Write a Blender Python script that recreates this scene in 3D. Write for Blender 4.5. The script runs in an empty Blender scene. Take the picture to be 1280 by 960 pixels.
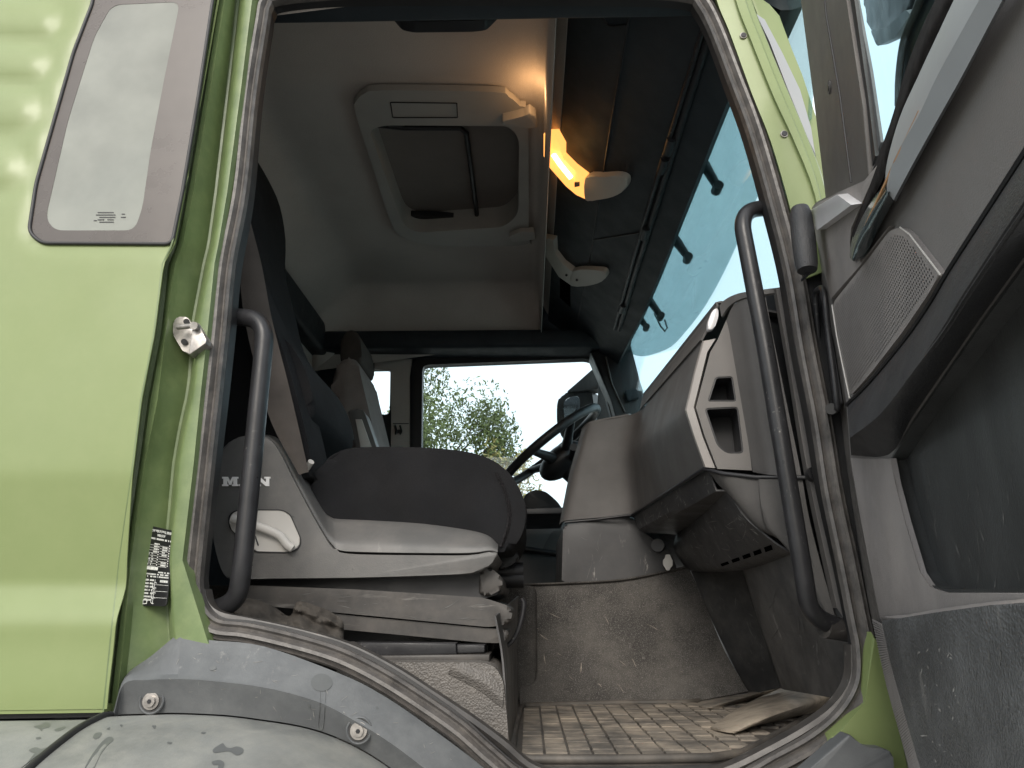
import bpy, bmesh, math, random
from mathutils import Vector as V, Matrix, noise
from mathutils.geometry import delaunay_2d_cdt
R = math.radians
random.seed(4)
SC = bpy.context.scene
COL = SC.collection

# ------------------------------------------------------------ camera, sky, sun, exposure
F, PITCH, YAW = 920.0, R(16.9), R(1.25)
CAM = V((0.0, -1.05, 1.616))
cd = bpy.data.cameras.new('camera'); cam = bpy.data.objects.new('camera', cd); COL.objects.link(cam)
cam.location = CAM; cam.rotation_euler = (R(90) + PITCH, 0, YAW)
cd.sensor_width = 36; cd.lens = F / 1280 * 36; cd.clip_start = 0.02; cd.clip_end = 2000
SC.camera = cam
CM = cam.rotation_euler.to_matrix()
w = bpy.data.worlds.new('World'); SC.world = w; w.use_nodes = True
nt = w.node_tree; bg = nt.nodes['Background']; sky = nt.nodes.new('ShaderNodeTexSky')
SUN_EL, SUN_AZ = R(33), R(189)          # azimuth clockwise from +Y
sky.sky_type = 'NISHITA'; sky.sun_disc = False; sky.sun_elevation = SUN_EL; sky.sun_rotation = SUN_AZ
sky.dust_density = 3.0; sky.air_density = 1.0; sky.ozone_density = 1.0; sky.altitude = 100
# thin high cloud: the same pale veil all over the sky, a little uneven
wtc = nt.nodes.new('ShaderNodeTexCoord'); wn = nt.nodes.new('ShaderNodeTexNoise'); wn.inputs['Scale'].default_value = 2.2; wn.inputs['Detail'].default_value = 6
wr = nt.nodes.new('ShaderNodeMapRange'); wr.inputs[1].default_value = 0.35; wr.inputs[2].default_value = 0.7; wr.inputs[3].default_value = 0.62; wr.inputs[4].default_value = 0.85
wm = nt.nodes.new('ShaderNodeMix'); wm.data_type = 'RGBA'; wm.inputs[7].default_value = (7.4, 7.7, 7.8, 1)
nt.links.new(wtc.outputs['Generated'], wn.inputs['Vector']); nt.links.new(wn.outputs[0], wr.inputs[0]); nt.links.new(wr.outputs[0], wm.inputs[0])
nt.links.new(sky.outputs[0], wm.inputs[6]); nt.links.new(wm.outputs[2], bg.inputs[0]); bg.inputs[1].default_value = 0.12
sd = bpy.data.lights.new('sun', 'SUN'); sun = bpy.data.objects.new('sun', sd); COL.objects.link(sun)
sd.energy = 1.15; sd.angle = R(24); sd.color = (1, 0.94, 0.86)
sdir = V((math.sin(SUN_AZ) * math.cos(SUN_EL), math.cos(SUN_AZ) * math.cos(SUN_EL), math.sin(SUN_EL)))
sun.rotation_euler = sdir.to_track_quat('Z', 'Y').to_euler()
SC.view_settings.view_transform = 'Standard'; SC.view_settings.look = 'None'
SC.view_settings.exposure = 1.08; SC.view_settings.gamma = 1.0
SC.render.engine = 'CYCLES'

# ------------------------------------------------------------ geometry helpers
def ray(px, py):
    return CM @ V(((px - 640) / F, (480 - py) / F, -1.0))
def W(p, Y=None, X=None, Z=None, pl=None):
    """point of the place seen in direction p, on the plane Y=, X=, Z= or pl=(point, normal)"""
    d = ray(*p)
    if Y is not None: t = (Y - CAM.y) / d.y
    elif X is not None: t = (X - CAM.x) / d.x
    elif Z is not None: t = (Z - CAM.z) / d.z
    else: t = (pl[0] - CAM).dot(pl[1]) / d.dot(pl[1])
    return CAM + d * t
def WL(pts, **k): return [W(p, **k) for p in pts]
def cr(pts, n=6, closed=False):
    """Catmull-Rom resampling (tuples of any length or Vectors)"""
    P = [V(p) if not isinstance(p, V) else p for p in pts]
    m = len(P); out = []
    segs = m if closed else m - 1
    for i in range(segs):
        if closed: a, b, c, d = P[(i - 1) % m], P[i], P[(i + 1) % m], P[(i + 2) % m]
        else:
            b, c = P[i], P[i + 1]
            a = P[i - 1] if i > 0 else b * 2 - c
            d = P[i + 2] if i + 2 < m else c * 2 - b
        for k in range(n):
            t = k / n
            out.append(0.5 * ((2 * b) + (c - a) * t + (2 * a - 5 * b + 4 * c - d) * t * t + (3 * b - a - 3 * c + d) * t ** 3))
    if not closed: out.append(P[-1])
    return out
def rnd(pts, r, n=5, closed=True):
    """round the corners of a 2-D / 3-D polygon with fillets of reach r"""
    P = [V(p) if not isinstance(p, V) else p for p in pts]; m = len(P); out = []
    for i in range(m):
        if not closed and i in (0, m - 1): out.append(P[i]); continue
        a, b, c = P[i - 1], P[i], P[(i + 1) % m]
        ra = min(r, (a - b).length * 0.45); rc = min(r, (c - b).length * 0.45)
        p = b + (a - b).normalized() * ra; q = b + (c - b).normalized() * rc
        for k in range(n + 1):
            t = k / n
            out.append(p * (1 - t) ** 2 + b * 2 * t * (1 - t) + q * t * t)
    return out
def link(name, bm, m, parent=None, smooth=35, keep=False):
    if not keep: bmesh.ops.recalc_face_normals(bm, faces=bm.faces)
    off = parent_origin(parent)
    if off.length > 0: bmesh.ops.translate(bm, verts=bm.verts, vec=-off)
    me = bpy.data.meshes.new(name); bm.to_mesh(me); bm.free()
    o = bpy.data.objects.new(name, me); COL.objects.link(o)
    if parent is not None: o.parent = parent
    if isinstance(m, (list, tuple)):
        for x in m: me.materials.append(x)
    else: me.materials.append(m)
    if smooth:
        for p in me.polygons: p.use_smooth = True
        me.set_sharp_from_angle(angle=R(smooth))
    return o
def parent_origin(p):
    o = V((0, 0, 0))
    while p is not None:
        o += p.location; p = p.parent
    return o
def thing(name, label, cat, loc, group=None):
    o = bpy.data.objects.new(name, None); COL.objects.link(o); o.location = loc
    o.empty_display_size = 0.05
    o['label'] = label; o['category'] = cat
    if group: o['group'] = group
    return o
def tag(o, label=None, cat=None, group=None, kind=None):
    if label: o['label'] = label
    if cat: o['category'] = cat
    if group: o['group'] = group
    if kind: o['kind'] = kind
    return o
def add_prism(bm, pts, vec, bev=0.0, seg=3, back=False):
    vs = [bm.verts.new(p) for p in pts]; n = len(vs)
    ws = [bm.verts.new(p + vec) for p in pts]
    fr = bm.faces.new(vs); bk = bm.faces.new(list(reversed(ws)))
    for i in range(n):
        bm.faces.new([vs[i], ws[i], ws[(i + 1) % n], vs[(i + 1) % n]])
    if bev > 0:
        e = list(fr.edges) + (list(bk.edges) if back else [])
        bmesh.ops.bevel(bm, geom=e, offset=bev, offset_type='OFFSET', segments=seg, profile=0.5, affect='EDGES', clamp_overlap=True)
def prism(name, pts, vec, m, parent=None, bev=0.0, seg=3, back=False, smooth=35):
    bm = bmesh.new(); add_prism(bm, pts, V(vec), bev, seg, back)
    return link(name, bm, m, parent, smooth)
def add_loft(bm, rows, cu=False, cv=False):
    nv = [[bm.verts.new(p) for p in r] for r in rows]
    a = len(rows); b = len(rows[0])
    for i in range(a if cv else a - 1):
        for j in range(b if cu else b - 1):
            q = [nv[i][j], nv[i][(j + 1) % b], nv[(i + 1) % a][(j + 1) % b], nv[(i + 1) % a][j]]
            try: bm.faces.new(q)
            except ValueError: pass
    return nv
def dense(rows, nu=6, nv=6):
    R1 = [cr(r, nu) for r in rows] if nu > 1 else rows
    if nv <= 1: return R1
    cols = [cr([r[j] for r in R1], nv) for j in range(len(R1[0]))]
    return [[c[i] for c in cols] for i in range(len(cols[0]))]
def loft(name, rows, m, parent=None, nu=1, nv=1, thick=0.004, smooth=40, cu=False, cv=False, jit=0):
    if nu > 1 or nv > 1: rows = dense(rows, nu, nv)
    bm = bmesh.new(); add_loft(bm, rows, cu, cv)
    bmesh.ops.recalc_face_normals(bm, faces=bm.faces)
    if thick:
        # turn the face side towards the door opening, thicken away from it
        c = sum((f.calc_center_median() for f in bm.faces), V((0, 0, 0))) / len(bm.faces)
        n = sum((f.normal * f.calc_area() for f in bm.faces), V((0, 0, 0)))
        if n.dot(V((0, -1.05, 1.6)) - c) < 0:
            bmesh.ops.reverse_faces(bm, faces=bm.faces)
    o = link(name, bm, m, parent, smooth, keep=True)
    if thick:
        s = o.modifiers.new('thickness', 'SOLIDIFY'); s.thickness = thick; s.offset = -1
        e = o.modifiers.new('edges', 'EDGE_SPLIT'); e.split_angle = R(smooth or 30)
    return o
def frames(path, closed=False):
    n = len(path); T = []
    for i in range(n):
        a = path[i - 1] if (closed or i > 0) else path[i]
        b = path[(i + 1) % n] if (closed or i < n - 1) else path[i]
        T.append((b - a).normalized())
    return T
def add_tube(bm, path, r, seg=14, closed=False, flat=1.0, ref=None):
    T = frames(path, closed); n = len(path)
    u = ref or (V((0, 1, 0)) if abs(T[0].y) < 0.9 else V((1, 0, 0)))
    rings = []
    for i in range(n):
        u = (u - T[i] * u.dot(T[i])).normalized(); v = T[i].cross(u)
        rr = r[i] if isinstance(r, (list, tuple)) else r
        rings.append([path[i] + u * (math.cos(2 * math.pi * k / seg) * rr * flat) + v * (math.sin(2 * math.pi * k / seg) * rr) for k in range(seg)])
    nv = add_loft(bm, rings, cu=True, cv=closed)
    if not closed:
        bm.faces.new(nv[0]); bm.faces.new(list(reversed(nv[-1])))
def tube(name, path, r, m, parent=None, seg=14, closed=False, flat=1.0, ref=None):
    bm = bmesh.new(); add_tube(bm, path, r, seg, closed, flat, ref)
    return link(name, bm, m, parent, 50)
def sweep(name, prof, path, m, parent=None, closed=True, axis=V((0, 1, 0)), smooth=30):
    """prof: closed list of (across, along axis)"""
    T = frames(path, closed); rings = []
    for p, t in zip(path, T):
        n = axis.cross(t).normalized()
        rings.append([p + n * a + axis * b for a, b in prof])
    bm = bmesh.new(); nv = add_loft(bm, rings, cu=True, cv=closed)
    if not closed:
        bm.faces.new(nv[0]); bm.faces.new(list(reversed(nv[-1])))
    return link(name, bm, m, parent, smooth)
def inside(p, poly):
    c = False; n = len(poly)
    for i in range(n):
        a, b = poly[i], poly[i - 1]
        if (a[1] > p[1]) != (b[1] > p[1]) and p[0] < (b[0] - a[0]) * (p[1] - a[1]) / (b[1] - a[1]) + a[0]: c = not c
    return c
def pdist(p, poly, closed=True):
    best = 1e9; n = len(poly); p = V((p[0], p[1]))
    for i in range(0 if closed else 1, n):
        a = V(poly[i - 1][:2]); b = V(poly[i][:2]); d = b - a
        t = max(0, min(1, (p - a).dot(d) / max(d.dot(d), 1e-9)))
        best = min(best, (a + d * t - p).length)
    return best
def cdt(name, outer, holes, step, fn, m, parent=None, thick=0.003, smooth=40):
    """flat outline with holes, filled with a grid and mapped to the place by fn(x, y)"""
    vs, es = [], []
    for lp in [outer] + holes:
        s = len(vs); k = len(lp)
        vs += [V((p[0], p[1])) for p in lp]; es += [(s + i, s + (i + 1) % k) for i in range(k)]
    if step:
        x0 = min(p[0] for p in outer); x1 = max(p[0] for p in outer); y0 = min(p[1] for p in outer); y1 = max(p[1] for p in outer)
        y = y0 + step * 0.5
        while y < y1:
            x = x0 + step * 0.5
            while x < x1:
                if inside((x, y), outer) and not any(inside((x, y), h) for h in holes): vs.append(V((x, y)))
                x += step
            y += step
    r = delaunay_2d_cdt(vs, es, [], 1, 1e-5)
    bm = bmesh.new(); nv = [bm.verts.new(fn(p[0], p[1])) for p in r[0]]
    for f in r[2]:
        c = (sum(r[0][i][0] for i in f) / len(f), sum(r[0][i][1] for i in f) / len(f))
        if inside(c, outer) and not any(inside(c, h) for h in holes):
            try: bm.faces.new([nv[i] for i in f])
            except ValueError: pass
    bmesh.ops.delete(bm, geom=[v for v in bm.verts if not v.link_faces], context='VERTS')
    bmesh.ops.recalc_face_normals(bm, faces=bm.faces)
    n = sum((f.normal * f.calc_area() for f in bm.faces), V((0, 0, 0)))
    c = sum((f.calc_center_median() for f in bm.faces), V((0, 0, 0))) / max(1, len(bm.faces))
    if n.dot(CAM - c) < 0: bmesh.ops.reverse_faces(bm, faces=bm.faces)
    o = link(name, bm, m, parent, smooth, keep=True)
    if thick:
        s = o.modifiers.new('thickness', 'SOLIDIFY'); s.thickness = thick; s.offset = -1
        e = o.modifiers.new('edges', 'EDGE_SPLIT'); e.split_angle = R(smooth or 30)
    return o
def box(name, lo, hi, m, parent=None, bev=0.0):
    bm = bmesh.new(); bmesh.ops.create_cube(bm, size=1)
    lo, hi = V(lo), V(hi)
    for v in bm.verts: v.co = V((lo[i] + (v.co[i] + 0.5) * (hi[i] - lo[i]) for i in range(3)))
    if bev: bmesh.ops.bevel(bm, geom=bm.edges[:], offset=bev, segments=3, profile=0.5, affect='EDGES', clamp_overlap=True)
    return link(name, bm, m, parent, 35)
def smoothstep(a, b, x):
    t = max(0, min(1, (x - a) / (b - a))); return t * t * (3 - 2 * t)

from mathutils.bvhtree import BVHTree
_bv = {}
def hit(o, px, lift=0.001):
    """point of object o seen in direction px, lifted a little towards the viewer"""
    if o.name not in _bv:
        off = parent_origin(o.parent)
        _bv[o.name] = BVHTree.FromPolygons([v.co + off for v in o.data.vertices], [tuple(p.vertices) for p in o.data.polygons])
    d = ray(*px).normalized(); r = _bv[o.name].ray_cast(CAM, d)
    return None if r[0] is None else r[0] - d * lift
def decal(name, o, shapes, m, lift=.0012, one=True):
    bm = bmesh.new(); k = 0
    for sh in shapes:
        pts = [hit(o, tuple(p), lift) for p in sh]
        if any(p is None for p in pts): continue
        bm.faces.new([bm.verts.new(p) for p in pts]); k += 1
    return link(name, bm, m, o, 0)

# ------------------------------------------------------------ materials
def mat(name, col, rough=0.5, metal=0.0, bump=0.0, bscale=300.0, var=0.12, vscale=5.0, dust=0.0, dcol=(0.30, 0.27, 0.23),
        dscale=9.0, scratch=0.0, coat=0.0, spec=0.5, btype='noise', stretch=(1, 1, 1), fleck=0.0, fscale=900.0, sscale=(25, 25, 3), spots=0.0, scol=(0.1, 0.1, 0.1)):
    m = bpy.data.materials.new(name); m.use_nodes = True; t = m.node_tree; N = t.nodes; L = t.links
    b = N['Principled BSDF']
    b.inputs['Roughness'].default_value = rough; b.inputs['Metallic'].default_value = metal
    b.inputs['Specular IOR Level'].default_value = spec
    b.inputs['Coat Weight'].default_value = coat; b.inputs['Coat Roughness'].default_value = 0.24
    tc = N.new('ShaderNodeTexCoord'); mp = N.new('ShaderNodeMapping'); mp.inputs['Scale'].default_value = stretch
    L.new(tc.outputs['Object'], mp.inputs[0])
    def nz(scale, detail=4, vec=None, rgh=0.6):
        n = N.new('ShaderNodeTexNoise'); n.inputs['Scale'].default_value = scale; n.inputs['Detail'].default_value = detail
        n.inputs['Roughness'].default_value = rgh
        L.new((vec or mp).outputs[0], n.inputs['Vector']); return n
    def ramp(src, a, c):
        r = N.new('ShaderNodeMapRange'); r.inputs[1].default_value = a; r.inputs[2].default_value = c
        r.interpolation_type = 'SMOOTHSTEP'
        L.new(src.outputs[0], r.inputs[0]); return r
    def mix(fac, A, B):
        x = N.new('ShaderNodeMix'); x.data_type = 'RGBA'
        if isinstance(fac, float): x.inputs[0].default_value = fac
        else: L.new(fac.outputs[0], x.inputs[0])
        for s, val in ((6, A), (7, B)):
            if isinstance(val, tuple): x.inputs[s].default_value = (*val, 1)
            else: L.new(val, x.inputs[s])
        return x.outputs[2]
    def scale(src, k):
        q = N.new('ShaderNodeMath'); q.operation = 'MULTIPLY'; L.new(src.outputs[0], q.inputs[0])
        if isinstance(k, float): q.inputs[1].default_value = k
        else: L.new(k.outputs[0], q.inputs[1])
        return q
    lo = tuple(c * (1 - var) for c in col); hi = tuple(min(1, c * (1 + var)) for c in col)
    c = mix(ramp(nz(vscale), 0.3, 0.7), lo, hi)
    if fleck: c = mix(scale(ramp(nz(fscale, 1), 0.5, 0.75), fleck), c, tuple(min(1, x * 3 + 0.05) for x in col))
    if dust:
        d = scale(ramp(nz(dscale, 7, rgh=0.7), 0.35, 0.75), dust); c = mix(d, c, dcol)
    if spots:
        d = scale(ramp(nz(38, 2), 0.66, 0.69), spots); c = mix(d, c, scol)
    if scratch:
        m2 = N.new('ShaderNodeMapping'); m2.inputs['Scale'].default_value = sscale; m2.inputs['Rotation'].default_value = (0.5, 0.4, 0.3)
        L.new(tc.outputs['Object'], m2.inputs[0])
        s1 = ramp(nz(2.2, 5, m2, 0.65), 0.60, 0.72); s2 = ramp(nz(5, 2), 0.42, 0.7)
        c = mix(scale(scale(s1, s2), scratch), c, (0.42, 0.40, 0.37))
    L.new(c, b.inputs['Base Color'])
    rr = ramp(nz(vscale * 3), 0.2, 0.8); rr.inputs[3].default_value = max(0.02, rough - 0.08); rr.inputs[4].default_value = min(1, rough + 0.10)
    L.new(rr.outputs[0], b.inputs['Roughness'])
    if bump:
        bp = N.new('ShaderNodeBump'); bp.inputs['Strength'].default_value = bump; bp.inputs['Distance'].default_value = 0.002
        if btype == 'voronoi':
            vn = N.new('ShaderNodeTexVoronoi'); vn.inputs['Scale'].default_value = bscale; L.new(mp.outputs[0], vn.inputs['Vector']); h = vn.outputs['Distance']
        else: h = nz(bscale, 3).outputs[0]
        L.new(h, bp.inputs['Height']); L.new(bp.outputs[0], b.inputs['Normal'])
    return m
def glass(name, tint=(0.9, 0.95, 0.95), haze=0.0, hcol=(0.6, 0.62, 0.58), refl=1.0, rough=0.02):
    m = bpy.data.materials.new(name); m.use_nodes = True; t = m.node_tree; N = t.nodes; L = t.links
    out = N['Material Output']; N.remove(N['Principled BSDF'])
    tr = N.new('ShaderNodeBsdfTransparent'); tr.inputs[0].default_value = (*tint, 1)
    gl = N.new('ShaderNodeBsdfGlossy'); gl.inputs['Roughness'].default_value = rough
    df = N.new('ShaderNodeBsdfDiffuse'); df.inputs[0].default_value = (*hcol, 1)
    a = N.new('ShaderNodeMixShader'); a.inputs[0].default_value = haze
    if haze:
        tc = N.new('ShaderNodeTexCoord'); nz = N.new('ShaderNodeTexNoise'); nz.inputs['Scale'].default_value = 9; nz.inputs['Detail'].default_value = 5
        mr = N.new('ShaderNodeMapRange'); mr.inputs[1].default_value = 0.3; mr.inputs[2].default_value = 0.7
        mr.inputs[3].default_value = haze * 0.8; mr.inputs[4].default_value = min(1, haze * 1.2)
        L.new(tc.outputs['Object'], nz.inputs['Vector']); L.new(nz.outputs[0], mr.inputs[0]); L.new(mr.outputs[0], a.inputs[0])
    L.new(tr.outputs[0], a.inputs[1]); L.new(df.outputs[0], a.inputs[2])
    fr = N.new('ShaderNodeFresnel'); fr.inputs[0].default_value = 1.45
    k = N.new('ShaderNodeMath'); k.operation = 'MULTIPLY'; k.inputs[1].default_value = refl; L.new(fr.outputs[0], k.inputs[0])
    b = N.new('ShaderNodeMixShader'); L.new(k.outputs[0], b.inputs[0]); L.new(a.outputs[0], b.inputs[1]); L.new(gl.outputs[0], b.inputs[2])
    L.new(b.outputs[0], out.inputs[0]); return m
def emit(name, col, s):
    m = bpy.data.materials.new(name); m.use_nodes = True; b = m.node_tree.nodes['Principled BSDF']
    b.inputs['Base Color'].default_value = (*col, 1); b.inputs['Emission Color'].default_value = (*col, 1); b.inputs['Emission Strength'].default_value = s
    return m
M = dict(
    blind=mat('hatch_blind_cloth', (0.20, 0.175, 0.16), 0.9, var=0.06, bump=0.2, bscale=500),
    void=mat('slot_shade_black', (0.002, 0.002, 0.002), 1.0, spec=0.0),  # flat black standing in for the shade inside open slots
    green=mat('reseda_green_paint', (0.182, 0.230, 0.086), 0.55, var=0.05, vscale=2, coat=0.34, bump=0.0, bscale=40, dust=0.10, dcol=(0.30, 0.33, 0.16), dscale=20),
    green_jamb=mat('reseda_green_paint_with_shut_shade', (0.122, 0.170, 0.070), 0.45, var=0.10, vscale=12, coat=0.25, bump=0.04, bscale=60, dust=0.3, dcol=(0.26, 0.31, 0.14), dscale=30),  # same paint made darker to carry the shade of the door recess
    frit=mat('black_printed_glass', (0.072, 0.060, 0.053), 0.3, var=0.12, vscale=5, coat=0.1),
    rubber=mat('door_rubber', (0.075, 0.07, 0.067), 0.45, var=0.3, vscale=30, dust=0.45, dcol=(0.20, 0.18, 0.16), dscale=40, bump=0.2, bscale=150),
    rubber_dark=mat('dark_rubber', (0.018, 0.018, 0.019), 0.5, var=0.2),
    arch=mat('weathered_grey_plastic', (0.095, 0.10, 0.104), 0.5, var=0.12, vscale=6, dust=0.4, dcol=(0.20, 0.208, 0.208), dscale=14, scratch=0.4, bump=0.15, bscale=500),
    mud=mat('sun_bleached_mudguard_plastic', (0.175, 0.18, 0.172), 0.5, var=0.2, vscale=7, dust=0.5, dcol=(0.31, 0.305, 0.27), dscale=20, bump=0.15, bscale=400),
    stain=mat('wet_mark', (0.10, 0.105, 0.105), 0.4, var=0.1),
    steel=mat('brushed_steel', (0.36, 0.34, 0.32), 0.4, metal=0.7, var=0.3, vscale=60, dust=0.45, dcol=(0.3, 0.28, 0.25)),
    steel_dark=mat('dark_steel_and_recess_shade', (0.05, 0.05, 0.05), 0.5, metal=0.3),  # dark steel, also the painted shade round the arch bolts
    handle=mat('grab_handle_black', (0.022, 0.022, 0.024), 0.34, spec=0.35, var=0.2, vscale=20, scratch=0.5, sscale=(40, 40, 60), bump=0.1, bscale=700),
    shell=mat('grey_seat_plastic', (0.094, 0.093, 0.091), 0.5, var=0.08, vscale=4, dust=0.4, dcol=(0.185, 0.172, 0.16), dscale=10, scratch=0.15, bump=0.2, bscale=700),
    shell_light=mat('pale_grey_plastic', (0.50, 0.48, 0.45), 0.5, var=0.06),
    letter=mat('silver_letter', (0.80, 0.79, 0.78), 0.35, metal=0.0, var=0.05),
    fabric=mat('black_seat_velour', (0.0075, 0.0078, 0.009), 0.95, var=0.25, vscale=8, fleck=0.5, fscale=1200, dust=0.12, dcol=(0.045, 0.041, 0.038), dscale=12, bump=0.3, bscale=900, spec=0.15),
    fabric_side=mat('ribbed_seat_fabric', (0.012, 0.011, 0.012), 0.95, var=0.25, fleck=0.5, bump=0.9, bscale=260, btype='voronoi', spec=0.15),
    belt=mat('seat_belt_webbing', (0.075, 0.065, 0.058), 0.85, var=0.12, vscale=15, bump=0.35, bscale=900, spec=0.2),
    grey_fabric=mat('grey_seat_cover', (0.23, 0.20, 0.19), 0.95, var=0.12, fleck=0.3, bump=0.3, bscale=700, spec=0.15),
    liner=mat('headliner_cloth', (0.50, 0.455, 0.42), 0.95, var=0.07, vscale=3, fleck=0.2, fscale=500, bump=0.5, bscale=420, spec=0.1),
    liner_frame=mat('hatch_frame_plastic', (0.36, 0.34, 0.315), 0.6, var=0.06, bump=0.12, bscale=600),
    navy=mat('dark_overhead_plastic', (0.017, 0.023, 0.029), 0.6, var=0.12, bump=0.2, bscale=700),
    black=mat('black_plastic', (0.014, 0.014, 0.016), 0.45, var=0.2, bump=0.1, bscale=500),
    dash=mat('dashboard_plastic', (0.085, 0.081, 0.079), 0.6, spec=0.35, var=0.08, vscale=4, dust=0.25, dcol=(0.15, 0.142, 0.135), bump=0.25, bscale=800),
    dash_side=mat('dashboard_side_plastic', (0.058, 0.055, 0.053), 0.6, spec=0.35, var=0.1, vscale=5, dust=0.3, dcol=(0.12, 0.113, 0.106), bump=0.25, bscale=800),
    dash_mid=mat('dashboard_grey_plastic', (0.125, 0.118, 0.112), 0.5, var=0.06, dust=0.2, dcol=(0.2, 0.18, 0.17), bump=0.25, bscale=800),
    dash_trim=mat('silver_grey_trim', (0.34, 0.315, 0.295), 0.42, metal=0.15, var=0.05, bump=0.1, bscale=700),
    dash_low=mat('scuffed_black_plastic', (0.036, 0.036, 0.038), 0.47, var=0.15, scratch=0.75, sscale=(22, 18, 7), dust=0.18, dcol=(0.15, 0.14, 0.13), dscale=7, bump=0.25, bscale=600),
    foot=mat('dusty_footwell_plastic', (0.045, 0.045, 0.046), 0.5, var=0.2, scratch=0.6, sscale=(10, 14, 5), dust=0.5, dcol=(0.21, 0.20, 0.185), dscale=6, bump=0.25, bscale=500),
    pillar=mat('pillar_trim_plastic', (0.10, 0.092, 0.087), 0.55, var=0.08, bump=0.2, bscale=700, dust=0.2, dcol=(0.17, 0.155, 0.14)),
    carpet=mat('tunnel_carpet', (0.058, 0.055, 0.052), 1.0, var=0.25, vscale=6, fleck=0.8, fscale=650, dust=0.5, dcol=(0.175, 0.163, 0.147), dscale=8, scratch=0.35, bump=0.9, bscale=420, spec=0.05),
    leather=mat('grained_box_plastic', (0.115, 0.107, 0.099), 0.55, var=0.15, dust=0.4, dcol=(0.23, 0.205, 0.18), bump=0.7, bscale=330, btype='voronoi'),
    mat_rubber=mat('dusty_mat_rubber', (0.14, 0.128, 0.113), 0.7, var=0.3, vscale=9, dust=0.85, dcol=(0.40, 0.335, 0.26), dscale=9, bump=0.4, bscale=300),
    mat_edge=mat('mat_edge_rubber', (0.06, 0.055, 0.05), 0.6, var=0.25, dust=0.5, dcol=(0.22, 0.19, 0.155)),
    flap=mat('muddy_rubber', (0.27, 0.23, 0.185), 0.7, var=0.25, vscale=14, dust=0.7, dcol=(0.47, 0.40, 0.31), dscale=14, bump=0.4, bscale=200),
    cloth=mat('oily_brown_cloth', (0.060, 0.054, 0.048), 0.95, var=0.25, vscale=14, dust=0.3, dcol=(0.12, 0.108, 0.095), bump=0.4, bscale=500, spec=0.1),
    susp=mat('dusty_suspension_rubber', (0.035, 0.033, 0.032), 0.42, var=0.25, vscale=9, dust=0.5, dcol=(0.115, 0.102, 0.09), dscale=12, scratch=0.35, sscale=(4, 30, 30)),
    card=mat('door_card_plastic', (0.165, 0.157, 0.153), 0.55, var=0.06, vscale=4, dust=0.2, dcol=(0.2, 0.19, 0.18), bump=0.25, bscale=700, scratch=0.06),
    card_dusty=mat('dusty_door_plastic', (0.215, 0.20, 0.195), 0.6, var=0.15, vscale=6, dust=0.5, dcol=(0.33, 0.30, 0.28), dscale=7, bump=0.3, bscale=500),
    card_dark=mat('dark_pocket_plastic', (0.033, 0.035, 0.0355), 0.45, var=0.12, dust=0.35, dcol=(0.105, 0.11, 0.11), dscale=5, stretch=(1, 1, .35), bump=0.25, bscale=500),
    arm=mat('black_armrest_vinyl', (0.020, 0.021, 0.024), 0.5, var=0.15, dust=0.2, dcol=(0.10, 0.10, 0.10), dscale=8, bump=0.6, bscale=450),
    pocket=mat('grained_lower_pocket', (0.056, 0.058, 0.060), 0.45, var=0.15, dust=0.55, dcol=(0.20, 0.205, 0.21), dscale=6, scratch=0.6, sscale=(10, 10, 3), bump=0.9, bscale=330, btype='voronoi'),
    felt=mat('window_felt', (0.022, 0.020, 0.020), 1.0, var=0.3, vscale=60, bump=0.5, bscale=700, spec=0.05),
    strip=mat('satin_grab_strip', (0.30, 0.315, 0.33), 0.42, var=0.03),
    strip_dark=mat('glossy_strip_end', (0.035, 0.05, 0.055), 0.15, var=0.1, coat=0.5),
    chrome=mat('satin_silver_lever', (0.62, 0.61, 0.62), 0.35, metal=0.1, var=0.03),
    sticker=mat('black_sticker', (0.012, 0.012, 0.013), 0.35, var=0.1),
    print=mat('white_print', (0.62, 0.63, 0.60), 0.5, var=0.25, vscale=400),
    white=mat('white_plastic_lid', (0.80, 0.78, 0.74), 0.4, var=0.03),
    lampbase=mat('cream_lamp_plastic', (0.52, 0.49, 0.44), 0.5, var=0.04),
    visor=glass('tinted_visor_acrylic', (0.74, 0.85, 0.86), haze=0.10, hcol=(0.34, 0.50, 0.50), refl=0.3),
    screen=glass('tinted_windscreen', (0.80, 0.925, 0.95), refl=0.3),
    side_pane=glass('door_window_glass', (0.80, 0.93, 0.96), refl=0.2),
    pane=glass('clear_window', (0.88, 0.93, 0.93), refl=0.9),
    dusty=glass('quarter_glass_reflection_haze', (0.7, 0.75, 0.73), haze=0.70, hcol=(0.29, 0.30, 0.265), refl=1.6, rough=.05),  # diffuse haze paints the pale sky reflection in the pane
    bark=mat('bark', (0.09, 0.07, 0.05), 0.9, var=0.3, vscale=8, bump=0.6, bscale=20),
    leaf=mat('leaf_green', (0.085, 0.115, 0.035), 0.6, var=0.35, vscale=2.0),
    leaf_y=mat('leaf_yellow_green', (0.19, 0.17, 0.05), 0.6, var=0.35, vscale=2.0),
    ground=mat('gravel_yard', (0.23, 0.22, 0.20), 0.9, var=0.3, vscale=0.7, fleck=0.4, fscale=20, bump=0.4, bscale=20),
    mirror_pale=mat('mirror_glass_facing_sky', (0.85, 0.9, 0.92), 0.08, metal=1.0, var=0.02),
    mirror=mat('mirror_glass', (0.8, 0.85, 0.88), 0.04, metal=1.0, var=0.02),
)
lens_m = emit('lit_lamp_lens', (1.0, 0.42, 0.10), 0.75)
bulb_m = emit('lit_bulb', (1.0, 0.62, 0.20), 5.0)

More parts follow.
